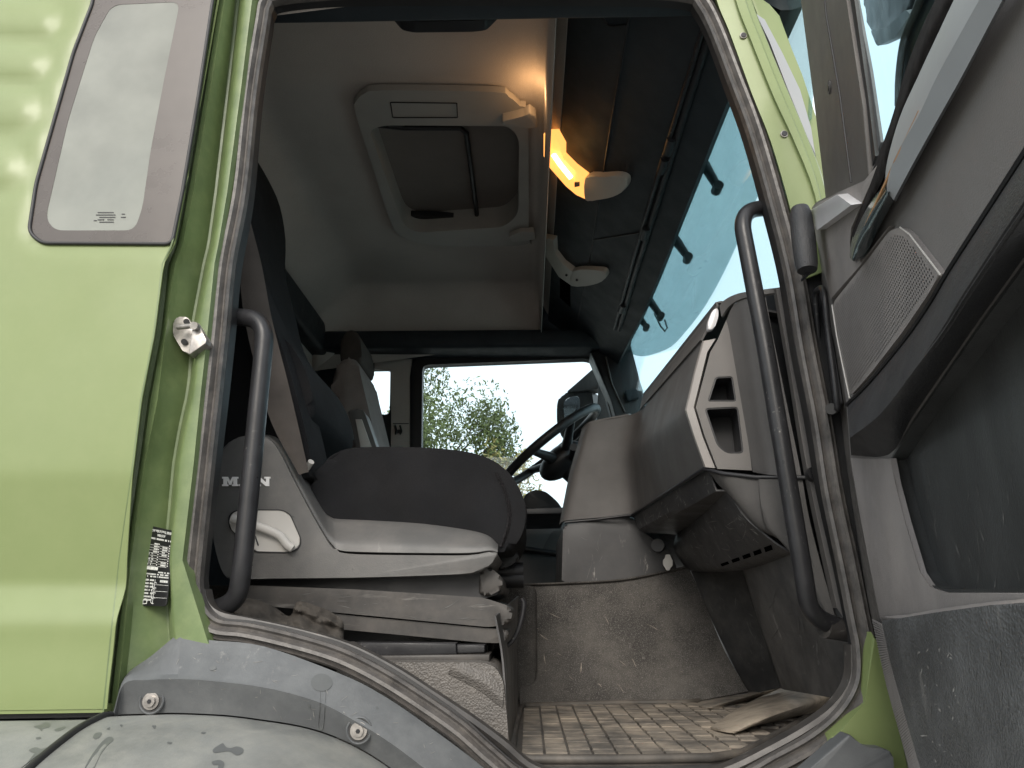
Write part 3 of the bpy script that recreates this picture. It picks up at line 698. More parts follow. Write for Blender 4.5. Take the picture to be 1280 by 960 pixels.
hole3 = [W(p, Z=3.0) for p in hatch_in]; hole_xy = [(p.x, p.y) for p in hole3]
lin = cdt('headliner', [(-.97, .07), (.062, .07), (.062, 2.10), (-.97, 2.10)], [hole_xy], .028, lambda x, y: hl(x, y), M['liner'], cab, .006, 60)
prism('front_lining_lip', [V((.058, .1, 2.985)), V((.097, .1, 2.905)), V((.097, 2.1, 2.905)), V((.058, 2.1, 2.985))], (.012, 0, .02), M['liner'], cab)
# --- roof hatch
hf3 = WL([tuple(p) for p in cr(hatch_out, 3, True)], Z=2.985)
bm = bmesh.new()
ho = [(p[0], p[1]) for p in cr(hatch_out, 3, True)]
rh = cdt('roof_hatch', ho, [hatch_in], 0, lambda x, y: W((x, y), Z=2.972), M['liner_frame'], cab, .02, 40)
b = rh.modifiers.new('soft', 'BEVEL'); b.width = .008; b.segments = 3; b.angle_limit = R(50)
def ring(name, z0, z1, pts, m):
    a = WL(pts + pts[:1], Z=2.975); 
    return loft(name, [[p + V((0, 0, z0 - 2.975)) for p in a], [p + V((0, 0, z1 - 2.975)) for p in a]], m, rh, thick=.003)
ring('hatch_well', 2.973, 3.075, hatch_in, M['liner_frame'])
prism('hatch_blind', rnd(WL([(452, 120), (668, 120), (668, 312), (480, 312)], Z=3.062), .01, 3), (0, 0, .01), M['blind'], rh)
tube('blind_bar', [W(p, Z=3.035) for p in [(470, 156), (505, 160), (575, 160), (583, 166), (590, 220), (598, 284), (597, 291), (560, 292), (520, 286)]], .0085, M['black'], rh, 10)
prism('blind_catch', rnd(WL([(513, 269), (552, 270), (600, 276), (600, 287), (560, 290), (520, 285)], Z=3.03), .008, 3), (0, 0, .02), M['black'], rh, bev=.004)
prism('inner_catch', rnd(WL([(484, 156), (506, 156), (504, 159), (486, 159)], Z=2.99), .004, 2), (0, 0, .02), M['black'], rh)
lab = [W(p, Z=2.9705) for p in [(488, 128), (571, 129), (572, 147), (491, 147)]]
tube('label_groove', [p for i in range(4) for p in (lab[i].lerp(lab[(i + 1) % 4], .02), lab[i].lerp(lab[(i + 1) % 4], .98))], .0016, M['black'], rh, 6, True)
prism('hatch_handle', rnd(WL([(627, 152), (640, 149), (655, 145), (662, 141), (670, 147), (672, 160), (655, 161), (628, 158)], Z=2.945), .006, 3), (0, 0, .03), M['liner_frame'], rh, bev=.005)
prism('hatch_foot', rnd(WL([(636, 296), (650, 290), (668, 290), (670, 300), (640, 303)], Z=2.955), .006, 3), (0, 0, .02), M['liner_frame'], rh, bev=.004)
# --- overhead shelf above the windscreen
SP0, SP1 = V((.105, 0, 2.898)), V((.36, 0, 2.70))
sn = V((SP1.z - SP0.z, 0, -(SP1.x - SP0.x))).normalized()
if sn.z > 0: sn = -sn
SHP = (SP0, sn)
def shelf(p, off=0.0): return W(p, pl=(SP0 + sn * off, sn))
prof = [(.098, 2.99), (.098, 2.908), (.105, 2.898), (.19, 2.832), (.28, 2.762), (.36, 2.70), (.385, 2.688), (.415, 2.664), (.432, 2.652), (.445, 2.66), (.45, 2.70), (.45, 2.99)]
bm = bmesh.new(); add_loft(bm, [[V((x - .03 * smoothstep(1.3, 2.15, y) * (x > .3), y, z)) for x, z in prof] for y in [.09, .3, .6, .9, 1.2, 1.5, 1.8, 2.0, 2.17]])
sh = link('overhead_shelf', bm, M['navy'], cab, 30)
for ln in ([(789, 6), (768, 130), (752, 230), (741, 300), (733, 345), (722, 400)], [(741, 300), (770, 296), (800, 291)], [(705, 14), (730, 15), (752, 22), (762, 32), (783, 31)]):
    tube('panel_joint', [shelf(p, .0015) for p in cr(ln, 4)], .0028, M['black'], sh, 6)
tube('blind_rod', [shelf(p, .012) for p in [(881, 30), (858, 105), (829, 198), (806, 275), (786, 345), (768, 412)]], .006, M['handle'], sh, 10)
tube('blind_rail', [shelf(p, .004) for p in [(888, 40), (866, 108), (838, 200), (814, 278), (792, 348), (774, 412)]], .009, M['black'], sh, 10)
for q in ((837, 182), (829, 206), (806, 291), (778, 385)):
    c = shelf(q, .012); bm = bmesh.new(); add_tube(bm, [c + V((0, -.03, 0)), c + V((0, .03, 0))], .012, 10); link('rod_clip', bm, M['black'], sh, 50)
# storage slots at the far end of the shelf, painted as flat patches of shade
decal('storage_slot', sh, [[(684, 326), (697, 338), (697, 368), (684, 358)], [(700, 342), (713, 352), (713, 384), (700, 372)], [(684, 366), (712, 390), (711, 408), (684, 386)]], M['void'], .002)
# --- reading lamps
def lamp(lens_px, plate_px, lit):
    pl = prism('reading_lamp', [shelf(tuple(p), .022) for p in cr(plate_px, 3, True)], -sn * .02, M['lampbase'], cab, bev=.004)
    lp = [shelf(p, .022) for p in lens_px]
    prism('lamp_lens', lp, -sn * .022, lens_m if lit else M['lampbase'], pl, bev=.003)
    return pl
l1 = lamp([(679, 168), (693, 168), (702, 184), (702, 197), (716, 211), (731, 222.5), (731, 249), (720, 244), (707, 233), (686, 209), (679, 195)], [(731, 223), (753, 221), (773, 220.5), (783, 226), (781, 237), (766, 246), (746, 250), (731, 250)], True)
tube('lamp_bulb', [shelf((692, 193), .026), shelf((701, 206), .026), shelf((714, 222), .026)], .0085, bulb_m, l1, 10)
prism('lamp_switch', [shelf(p, .025) for p in [(718, 228), (724, 228), (724, 233), (718, 234)]], -sn * .004, M['pillar'], l1)
l2 = lamp([(677, 297), (692, 300), (693, 317), (703, 330), (715, 339), (715, 358), (698, 346), (677, 313)], [(715, 339), (746, 338), (756, 341), (756, 349), (741, 356), (715, 358)], False)
for q in ((708, 344), (721, 350)):
    tube('lamp_button', [shelf(q, .021), shelf(q, .026)], .005, M['black'], l2, 12)
ld = bpy.data.lights.new('reading_light', 'POINT'); lo = bpy.data.objects.new('reading_light', ld); COL.objects.link(lo)
ld.energy = 0.2; ld.color = (1.0, 0.56, 0.24); ld.shadow_soft_size = .03
lo.location = (.038, .63, 2.94)
# --- door header and near wall above the door
box('door_header', (-1.0, .07, 2.715), (.45, .125, 2.80), M['navy'], cab, .012)
box('near_roof_side', (-1.0, .045, 2.77), (.5, .06, 3.1), M['green'], cab)
box('roof_skin', (-1.05, .0, 3.09), (.55, 2.3, 3.12), M['green'], cab)
prism('header_handle', rnd(WL([(486, 8), (623, 8), (607, 24), (590, 26), (515, 27), (500, 24)], Y=.16), .008, 3), (0, .03, 0), M['black'], cab, bev=.006)
box('front_wall', (.72, .06, ZF), (.76, 2.2, 1.95), M['black'], cab)
# --- windscreen and outside visor
wsr = []
for y in [.12, .5, 1.0, 1.5, 2.0, 2.12]:
    dx = -.03 * smoothstep(1.3, 2.12, y)
    wsr.append([V((.437 + dx, y, 2.70)), V((.455 + dx, y, 2.45)), V((.50 + dx, y, 2.15)), V((.60 + dx, y, 1.85))])
loft('windscreen', wsr, M['screen'], cab, nu=3, nv=3, thick=.004)
VX = .50
vis = [(960, 40), (985, 130), (1003, 205), (955, 222), (936, 265), (908, 330), (880, 382), (855, 415), (838, 433), (822, 442), (810, 445), (800, 440), (792, 428), (778, 380), (850, 200), (915, 60)]
vl = [W(tuple(p), X=VX) for p in [(1012, 148), (975, 190), (955, 224), (936, 265), (908, 330), (880, 382), (855, 415), (838, 433), (822, 442), (810, 445), (800, 440), (790, 424)]]
vs_ = []
for p in cr(vl, 3):
    vs_.append([V((VX - .0, p.y, 2.88)), V((VX + .03, p.y, (2.88 + p.z) / 2)), p])
sv = loft('sun_visor', [[r[k] - V((.05 * smoothstep(1.3, 2.2, r[k].y), 0, 0)) for r in vs_] for k in range(3)], M['visor'], cab, nv=4, thick=.004)
for q, e in (((880, 205), (897, 234)), ((848, 305), (860, 322)), ((813, 377), (826, 395)), ((800, 398), (808, 409))):
    a = W(q, X=VX - .03); bb = W(e, X=VX - .012)
    brk = tube('visor_bracket', [a + V((-.03, 0, .05)), a, bb], [.018, .016, .012], M['black'], sv, 8, flat=.6)
    tube('bracket_knob', [bb + V((.0, -.012, 0)), bb + V((0, .02, 0))], .013, M['black'], sv, 12)
tube('visor_hook', [W(p, X=VX - .02) for p in [(818, 392), (826, 408), (831, 414), (834, 410), (831, 400)]], .003, M['black'], sv, 6)

# --- grab handles
def handle(px, ys_, r, cuff):
    pts = [W(p, Y=y) for p, y in zip(px, ys_)]
    h = tube('grab_handle', rnd(pts, .045, 8, False), r, M['handle'], cab, 18)
    return h
handle([(278, 395), (333, 399), (302, 716), (296, 752), (258, 766)], [.09, .065, .060, .070, .10], .0146, 0)
handle([(985, 258), (924, 263), (956, 430), (1004, 715), (1012, 772), (1072, 790)], [.10, .055, .045, .045, .055, .10], .0136, 0)
tube('handle_foot', [W((1030, 783), Y=.072), W((1066, 789), Y=.088)], .0165, M['susp'], cab, 14)
# --- lining beside the dashboard (near pillar trim)
loft('pillar_lining', [[W((966, 362), Y=.13), W((985, 470), Y=.13), W((1006, 598), Y=.13), W((1040, 760), Y=.13)], [W((970, 361), Y=.105), W((989, 470), Y=.105), W((1011, 598), Y=.105), W((1046, 760), Y=.105)], [W((986, 358), Y=.095), W((1006, 460), Y=.095), W((1030, 598), Y=.095), W((1066, 790), Y=.095)], [W((1000, 355), Y=.11), W((1022, 460), Y=.11), W((1046, 598), Y=.11), W((1080, 790), Y=.11)]], M['pillar'], cab, nu=4, thick=.004)
c = W((1018, 592), Y=.088)
lug = tube('lining_clip', [c + V((0, -.004, 0)), c + V((0, .012, 0))], .011, M['black'], cab, 16)
tube('clip_screw', [c + V((0, -.006, 0)), c + V((0, .01, 0))], .005, M['steel'], lug, 8)

# ------------------------------------------------------------ dashboard
db = thing('dashboard', 'dark grey dashboard with silver edged glovebox and open side pockets', 'dashboard', V((.45, .5, 1.6)))
# top lip and face (columns run from the near end to the centre)
FR = (0, .3, .6, .82, .95)
def ruled(p, yp, q, yq): 
    a, b = W(p, Y=yp), W(q, Y=yq); return [a.lerp(b, t) for t in FR]
a_ = ruled((878, 426), .22, (799, 515), .93)
b_ = ruled((856, 513), .22, (787, 565), .93)
c_ = ruled((880, 584), .22, (793, 641), .935)
t_ = ruled((898, 384), .20, (803, 500), .95)
t2 = ruled((890, 404), .21, (800, 508), .94)
S1t = [W((786, 519), Y=.945), W((745, 527), Y=.97), W((734, 531), Y=.985), W((727, 538), Y=1.03)]
S1m = [W((776, 572), Y=.945), W((735, 580), Y=.965), W((720, 584), Y=.98), W((712, 590), Y=1.03)]
S1b = [W((780, 644), Y=.945), W((735, 648), Y=.96), W((706, 651), Y=.975), W((699, 656), Y=1.03)]
St = [p + V((.02, .03, .006)) for p in S1t]
ra, rb, rc_ = a_ + S1t, b_ + S1m, c_ + S1b
mxr = lambda p, q, t: [u.lerp(v, t) for u, v in zip(p, q)]
loft('glovebox_face', [ra, mxr(ra, rb, .5), mxr(ra, rb, .88), mxr(rb, rc_, .12), mxr(rb, rc_, .55), rc_], M['dash'], db, nu=5, nv=6, thick=.004, smooth=60)
loft('dash_top_lip', [[p + V((.30, .0, -.06)) for p in t_], [p + V((.03, 0, .004)) for p in t_], t_, t2, a_], M['dash'], db, nu=5, nv=4, thick=.004, smooth=60)
loft('console_top', [S1t, [p + V((.015, .03, .004)) for p in S1t], [p + V((.10, .25, .01)) for p in S1t]], M['dash_mid'], db, nu=4, nv=3, thick=.004)
prism('dash_core', WL([(893, 430), (915, 395), (960, 372), (1010, 365), (1040, 600), (1060, 780), (1000, 715), (955, 655), (925, 628), (905, 606), (886, 582), (872, 545), (866, 512)], Y=.245), (0, .01, 0), M['black'], db)
prism('dash_inner_core', [V((.36, .28, 1.95)), V((.47, .28, 2.02)), V((.56, .28, 1.7)), V((.40, .28, 1.82))], (0, 1.7, 0), M['black'], db)
# silver strip round the glovebox end
s_l = [(878, 426), (868, 462), (856, 513), (866, 545), (880, 584)]
s_r = [(896, 424), (886, 440), (869, 509), (880, 545), (896, 585)]
loft('glovebox_trim', [WL(s_l, Y=.215), WL([(x + 2, y) for x, y in s_l], Y=.205), WL([(x - 2, y) for x, y in s_r], Y=.195), WL(s_r, Y=.205)], M['dash_trim'], db, thick=.003, smooth=30)
# side pocket panel with its two openings
vp = [(897, 425), (908, 400), (918, 440), (938, 572), (940, 588), (897, 586), (881, 545), (870, 509), (888, 440)]
h1 = [(p[0], p[1]) for p in rnd([(894, 471), (916, 470), (921, 502), (884, 502)], 4, 3)]
h2 = [(p[0], p[1]) for p in rnd([(880, 510), (923, 508), (930, 567), (908, 567), (896, 557)], 6, 4)]
pp = cdt('side_pocket_panel', vp, [h1, h2], 0, lambda x, y: W((x, y), Y=.185), M['dash_mid'], db, .004)
for hh in (h1, h2):
    a = WL(hh + hh[:1], Y=.186); loft('pocket_wall', [a, [p + V((.01, .12, 0)) for p in a]], M['black'], pp, thick=.003)
    prism('pocket_back', [p + V((.01, .115, 0)) for p in WL(hh, Y=.186)], (0, .004, 0), M['black'], pp)
# end of the dashboard, facing the door
loft('dash_end', [[W((897, 425), Y=.186), W((908, 400), Y=.186), W((912, 420), Y=.186), W((938, 572), Y=.186), W((941, 590), Y=.186)][1:],
                  [W((916, 383), Y=.165), W((922, 415), Y=.165), W((948, 570), Y=.165), W((952, 592), Y=.165)],
                  [W((930, 372), Y=.14), W((936, 410), Y=.14), W((963, 570), Y=.14), W((967, 594), Y=.14)],
                  [W((956, 366), Y=.13), W((964, 410), Y=.13), W((997, 570), Y=.13), W((1002, 596), Y=.13)]], M['dash'], db, nv=4, thick=.004, smooth=60)
loft('dash_end_cap', [[W((899, 382), Y=.2), W((907, 374), Y=.18), W((922, 367), Y=.15), W((945, 363), Y=.135), W((984, 358), Y=.12)], [W((902, 396), Y=.19), W((911, 383), Y=.172), W((925, 374), Y=.142), W((947, 369), Y=.128), W((984, 364), Y=.114)]], M['dash'], db, nu=4, thick=.004)
bm = bmesh.new(); r0 = WL([(899, 383), (902, 392), (898, 412), (895, 424)], Y=.195); r1 = WL([(891, 386), (889, 398), (886, 412), (885, 416)], Y=.2)
link('corner_glint', bm, M['dash'], db) if False else bm.free()
prism('corner_glint', rnd(WL([(891, 387), (898, 384), (898, 396), (893, 411), (885, 413), (885, 402)], Y=.195), .006, 3), (.0, .012, 0), M['chrome'], db, bev=.003)  # pale piece paints the sky highlight on the rounded corner
# seam below the upper dashboard
tube('dash_seam', [W((706, 653), Y=.972), W((745, 649.5), Y=.957), W((790, 643.5), Y=.932)] + [W((790, 643.5), Y=.932).lerp(W((880, 586), Y=.215), .5), W((880, 586), Y=.215), W((905, 592), Y=.18), W((945, 596.5), Y=.158), W((1000, 597), Y=.125), W((1012, 597), Y=.12)], .0036, M['black'], db, 8)
# lower console box
cb = prism('console_box', rnd(WL([(704, 656), (792, 645), (803, 664), (838, 690), (848, 713), (795, 722), (735, 731), (702, 731)], Y=.965), .012, 4), (0, .5, 0), M['dash_low'], db, bev=.012, seg=4)
c = W((821, 682), Y=.955); sk = tube('socket', [c + V((-.0, -.014, 0)), c + V((.01, .02, 0))], .017, M['black'], cb, 18)
pass
wl = rnd(WL([(832, 693), (838, 693), (838, 697), (841, 700), (841, 707), (837, 711), (837, 713), (833, 713), (832, 710), (829, 706), (829, 700), (832, 697)], Y=.945), .003, 2)
prism('socket_lid', wl, (0, .006, 0), M['white'], cb, bev=.0015)
# scuffed lip under the glovebox
A = [W((793, 645), Y=.93), W((793, 645), Y=.93).lerp(W((884, 588), Y=.225), .5), W((884, 588), Y=.225)]
D = [W((798, 662), Y=.93), W((798, 662), Y=.93).lerp(W((893, 609), Y=.225), .5), W((893, 609), Y=.225)]
E = [W((846, 668), Y=.93), W((876, 645), Y=.55), W((908, 614), Y=.22)]
lip = loft('glovebox_lip', [A, D, [d.lerp(e, .12) + V((0, 0, -.006)) for d, e in zip(D, E)], E], M['dash_low'], db, nu=6, thick=.003, smooth=25)
# heater duct under it
q1 = [W((846, 667), Y=.93), W((876, 643), Y=.55), W((909, 612), Y=.21)]
q2 = [W((842, 684), Y=.935), W((886, 655), Y=.5), W((924, 638), Y=.195)]
q3 = [W((850, 700), Y=.94), W((900, 680), Y=.5), W((946, 661), Y=.18)]
q4 = [W((864, 714), Y=.95), W((910, 711), Y=.55), W((988, 690), Y=.16)]
q5 = [p + V((.06, 0, .0)) for p in q4]
hd = loft('heater_duct', [q1, q2, q3, q4, q5], M['dash_low'], db, nu=8, nv=6, thick=.003, smooth=60)
for k in range(5):
    t0 = k / 5 + .02; t1 = (k + .78) / 5
    a, b2 = V((899, 707)), V((967, 683))
    w0, w1 = a.lerp(b2, t0), a.lerp(b2, t1); h = 1.6 + k * .35
    decal('duct_slot', hd, [[(w0.x, w0.y - h), (w1.x, w1.y - h), (w1.x + 2, w1.y + h), (w0.x + 2, w0.y + h)]], M['void'], .002)  # slot openings laid on flat, as dark as their inner shade
# near lower panel
loft('lower_side_panel', [[W((884, 587), Y=.22), W((905, 593), Y=.182), W((946, 598), Y=.16), W((952, 599), Y=.148), W((1003, 599), Y=.127)],
                          [W((900, 608), Y=.21), W((922, 625), Y=.18), W((950, 635), Y=.158), W((957, 640), Y=.146), W((1012, 650), Y=.127)],
                          [W((909, 614), Y=.20), W((940, 652), Y=.178), W((957, 662), Y=.158), W((968, 668), Y=.146), W((1030, 720), Y=.127)],
                          [W((930, 645), Y=.19), W((950, 662), Y=.176), W((975, 675), Y=.158), W((990, 688), Y=.146), W((1052, 800), Y=.127)]], M['dash_side'], db, nu=4, nv=4, thick=.003, smooth=60)
# foot wall
f0 = [W((864, 714), Y=.95), W((885, 765), Y=.92), W((910, 818), Y=.90), W((936, 868), Y=.88)]
f1 = [W((926, 705), Y=.80), W((944, 765), Y=.79), W((960, 812), Y=.78), W((975, 860), Y=.77)]
f2 = [W((929, 704), Y=.52), W((946, 765), Y=.52), W((963, 815), Y=.52), W((980, 862), Y=.52)]
f3 = [W((990, 690), Y=.17), W((1016, 760), Y=.17), W((1040, 815), Y=.17), W((1056, 875), Y=.17)]
f4 = [W((1010, 690), Y=.13), W((1040, 760), Y=.13), W((1064, 815), Y=.13), W((1075, 880), Y=.13)]
loft('foot_wall', [[r[k] for r in (f0, f1, f2, f3, f4)] for k in range(4)], M['foot'], db, nu=1, nv=4, thick=.003, smooth=20)

# ------------------------------------------------------------ steering wheel
SWC = W((688, 558), Y=1.68)
sw = thing('steering_wheel', 'black steering wheel seen edge on beyond the seat cushion', 'steering wheel', SWC)
d1 = V((math.cos(R(38)), 0, math.sin(R(38)))); d2 = V((0, 1, 0)); nn = d1.cross(d2)
def sp(a, r, h=0): return SWC + d1 * math.cos(a) * r + d2 * math.sin(a) * r + nn * h
tube('rim', [sp(i * 2 * math.pi / 48, .225) for i in range(48)], .0165, M['black'], sw, 12, True)
for a in (R(115), R(245), R(65), R(295)):
    tube('spoke', [sp(a, .215), sp(a, .13, -.03), sp(a, .05, -.06)], [.013, .017, .024], M['black'], sw, 10)
bm = bmesh.new(); bmesh.ops.create_uvsphere(bm, u_segments=20, v_segments=12, radius=1)
mx = Matrix((d1, d2, nn)).transposed()
for v in bm.verts: v.co = SWC + mx @ V((v.co.x * .10, v.co.y * .09, v.co.z * .055)) - nn * .07
link('hub', bm, M['black'], sw, 60)
col_dir = (V((.75, 0, -.65))).normalized()
tube('column', [SWC + col_dir * .06, SWC + col_dir * .40], [.06, .075], M['black'], sw, 16)
tube('stalk', [SWC + col_dir * .10, SWC + col_dir * .10 + V((0, -.2, .02))], [.010, .014], M['black'], sw, 10)
# instrument hood beyond
ih = prism('instrument_panel', rnd(WL([(652, 640), (655, 618), (668, 612), (682, 614), (698, 628), (705, 640)], Y=1.95), .02, 4), (0, .12, 0), M['black'], db, bev=.01)
prism('driver_dash_base', WL([(650, 636), (708, 634), (708, 642), (648, 643)], Y=1.5), (0, .5, 0), M['black'], db, bev=.003)

# ------------------------------------------------------------ passenger seat
ps = thing('passenger_seat', 'black velour passenger seat on a grey suspension base just inside the door opening', 'seat', W((470, 800), Y=.4))
cush = [(388, 600), (394, 590), (404, 580), (418, 567), (440, 560), (480, 558.5), (540, 560), (585, 565), (615, 575), (637, 592), (650, 612), (657, 635), (655, 660), (645, 680), (630, 690), (560, 690), (470, 680), (420, 650), (402, 636), (392, 620)]
cm_ = prism('seat_cushion', WL([tuple(p) for p in cr(cush, 3, True)], Y=.29), (0, .47, 0), M['fabric'], ps, bev=.045, seg=6, back=True, smooth=60)
loft('cushion_bolster', [WL([(640, 598), (651, 616), (658.5, 638), (656, 662), (646, 681)], Y=.315), WL([(620, 590), (630, 612), (636, 638), (634, 660), (626, 684)], Y=.285)], M['fabric_side'], cm_, nu=4, thick=.004)
tube('cushion_piping', WL([tuple(p) for p in cr([(400, 592), (414, 572), (440, 563), (480, 561.5), (540, 563), (585, 568), (612, 577), (634, 594)], 4)], Y=.298), .003, M['fabric'], cm_, 6)
shell = [(262, 640), (266, 600), (272, 572), (285, 553), (305, 545), (328, 545), (340, 552), (352, 570), (366, 598), (386, 636), (404, 668), (414, 683), (424, 690), (450, 693), (520, 694), (585, 694), (612, 690), (622, 693), (610, 708), (590, 716), (540, 719), (440, 722), (340, 723), (292, 724), (280, 718), (270, 690)]
sh_ = prism('seat_shell', WL([tuple(p) for p in cr(shell, 3, True)], Y=.215), (0, .40, 0), M['shell'], ps, bev=.010, seg=4, smooth=50)
rg = [(318, 545), (338, 549), (352, 566), (366, 594), (386, 632), (404, 664), (415, 680), (426, 688), (460, 690), (520, 691), (585, 691), (612, 688), (622, 690)]
ro = [(326, 543), (345, 546), (361, 560), (375, 587), (393, 620), (405, 640), (414, 647), (425, 649), (470, 651), (530, 655), (588, 663), (611, 670), (623, 681)]
rm = [(a[0] * .62 + b[0] * .38, a[1] * .62 + b[1] * .38) for a, b in zip(rg, ro)]
loft('shell_shoulder', [WL(rg, Y=.224), WL(rm, Y=.234), WL(ro, Y=.285), [p + V((0, .05, -.004)) for p in WL(ro, Y=.285)]], M['shell'], sh_, nu=4, nv=4, thick=.003, smooth=50)
prism('shell_core', WL([(270, 700), (285, 570), (320, 552), (350, 575), (400, 660), (470, 665), (600, 675), (612, 705)], Y=.30), (0, .46, 0), M['shell'], sh_, bev=.02)
rec = [(p[0], p[1]) for p in rnd([(286, 645), (296, 638), (352, 638), (362, 643), (376, 675), (372, 686), (360, 690), (318, 689), (300, 672), (287, 660)], 6, 4)]
rc = prism('lever_recess', WL(rec, Y=.2135), (0, .03, 0), M['shell_light'], sh_, bev=.002)
loft('recess_groove', [WL(rec + rec[:1], Y=.2128), WL([(x + (330 - x) * -.025, y + (664 - y) * -.05) for x, y in rec + rec[:1]], Y=.2128)], M['black'], sh_, thick=.002)
tube('recline_lever', cr(WL([(290, 648), (316, 656), (336, 663), (350, 670), (358, 680), (366, 686)], Y=.203), 4), [.0075] * 20 + [.0065], M['shell_light'], sh_, 12, flat=.7)
prism('recess_mark', WL([(292, 667), (299, 665), (300, 671)], Y=.212), (0, .002, 0), M['black'], sh_)
tube('recess_slot', WL([(319, 670), (323, 682)], Y=.2125), .0012, M['black'], sh_, 6)
# raised letters
def letters(polys, x0, y0, w_, h_, Y):
    bm = bmesh.new()
    for pg in polys: add_prism(bm, WL([(x0 + u * w_, y0 + v * h_) for u, v in pg], Y=Y), V((0, .004, 0)))
    return bm
LM = [[(0, 1), (0, .82), (.08, .82), (.08, .18), (0, .18), (0, 0), (.36, 0), (.5, .5), (.64, 0), (1, 0), (1, .18), (.92, .18), (.92, .82), (1, .82), (1, 1), (.62, 1), (.62, .82), (.70, .82), (.70, .30), (.56, .85), (.44, .85), (.30, .30), (.30, .82), (.38, .82), (.38, 1)]]
LA = [[(0, 1), (0, .82), (.06, .82), (.36, 0), (.64, 0), (.94, .82), (1, .82), (1, 1), (.6, 1), (.6, .82), (.66, .82), (.60, .66), (.40, .66), (.34, .82), (.4, .82), (.4, 1)]]
LN = [[(0, 1), (0, .82), (.08, .82), (.08, .18), (0, .18), (0, 0), (.34, 0), (.72, .60), (.72, .18), (.62, .18), (.62, 0), (1, 0), (1, .18), (.92, .18), (.92, 1), (.70, 1), (.28, .36), (.28, .82), (.38, .82), (.38, 1)]]
for pg, x0 in ((LM, 277.5), (LA, 298.5), (LN, 318)):
    link('raised_letter', letters(pg, x0, 596, 20 if pg is not LA else 20, 11.5, .2128), M['letter'], sh_, 0)
# backrest
back = [(246, 560), (246, 360), (262, 170), (296, 168), (318, 196), (336, 226), (350, 258), (357, 300), (357, 345), (368, 392), (380, 440), (398, 470), (420, 494), (435, 520), (443, 550), (440, 568), (418, 590), (396, 600), (380, 590), (350, 575), (300, 560)]
bk = prism('backrest', WL([tuple(p) for p in cr(back, 3, True)], Y=.69), (0, -.36, 0), M['fabric'], ps, bev=.05, seg=6, back=True, smooth=60)
bol = [(240, 300), (292, 300), (318, 352), (340, 402), (358, 450), (372, 500), (384, 550), (389, 588), (380, 598), (300, 598), (240, 560)]
prism('side_bolster', WL([tuple(p) for p in cr(bol, 3, True)], Y=.27), (0, .13, 0), M['fabric'], bk, bev=.03, seg=5, back=True, smooth=60)
tube('bolster_seam', cr(WL([(332, 392), (350, 442), (364, 492), (376, 545), (383, 588)], Y=.272), 4), .0022, M['fabric_side'], bk, 6)
tube('seat_hinge', [W((384, 585), Y=.27), W((389, 577), Y=.26)], .006, M['shell_light'], ps, 8)
# belt across the backrest
blr = [(300, 190), (310, 262), (327, 331), (339, 395), (358, 470), (370, 520), (386, 590)]; bll = [(276, 190), (288, 255), (298, 331), (305, 395), (322, 470), (340, 530), (374, 594)]
loft('seat_belt', [WL(blr, Y=.225), [(a + b) / 2 + V((0, -.004, 0)) for a, b in zip(WL(blr, Y=.225), WL(bll, Y=.215))], WL(bll, Y=.215)], M['belt'], ps, nu=5, nv=2, thick=.002)
# suspension base
sus = prism('suspension_upper', WL([tuple(p) for p in rnd([(300, 724), (600, 716), (612, 708), (628, 724), (626, 742), (606, 748), (450, 737), (300, 732)], 5, 3)], Y=.262), (0, .45, 0), M['black'], ps, bev=.006)
prism('suspension_front', rnd(WL([(600, 714), (613, 709), (628, 722), (628, 736), (610, 746), (598, 742)], Y=.25), .006, 3), (0, .47, 0), M['susp'], ps, bev=.008)
prism('suspension_plate', rnd(WL([(296, 731), (450, 737), (604, 747), (638, 758), (641, 766), (637, 780), (612, 784), (445, 768), (296, 754)], Y=.232), .010, 4), (0, .5, 0), M['susp'], ps, bev=.008, seg=4)
prism('suspension_bellows', rnd(WL([(395, 764), (445, 770), (605, 785), (635, 787), (637, 797), (626, 804), (600, 803), (430, 787), (395, 783)], Y=.238), .008, 4), (0, .48, 0), M['susp'], ps, bev=.007, seg=4)
prism('suspension_core', WL([(300, 740), (610, 760), (610, 826), (300, 820)], Y=.30), (0, .36, 0), M['black'], ps)
prism('seat_rail', WL([(440, 803), (570, 804), (571, 818), (440, 820)], Y=.20), (0, .06, 0), M['handle'], ps, bev=.002)
prism('rail_end', WL([(571, 806), (606, 806), (606, 816), (571, 817)], Y=.205), (0, .05, 0), M['black'], ps, bev=.002)
prism('rail_base', WL([(440, 820), (612, 818), (612, 827), (440, 829)], Y=.185), (0, .09, 0), M['susp'], ps, bev=.002)
tube('adjuster_wire', cr(WL([(652, 748), (655, 756), (651, 778), (643, 798), (632, 808), (618, 806)], Y=.30), 4), .0042, M['handle'], ps, 8)
for q in ((640, 714, 14), (640, 724, 15)):
    bm = bmesh.new(); c = W((q[0] - 4, q[1]), Y=.5); add_tube(bm, [c + V((-.03, 0, 0)), c + V((.03, 0, 0))], .018, 12); link('air_bellows', bm, M['black'], ps, 50)
prism('front_bracket', rnd(WL([(622, 690), (640, 686), (648, 690), (648, 700), (630, 712), (622, 712)], Y=.45), .006, 3), (0, .1, 0), M['black'], ps, bev=.005)

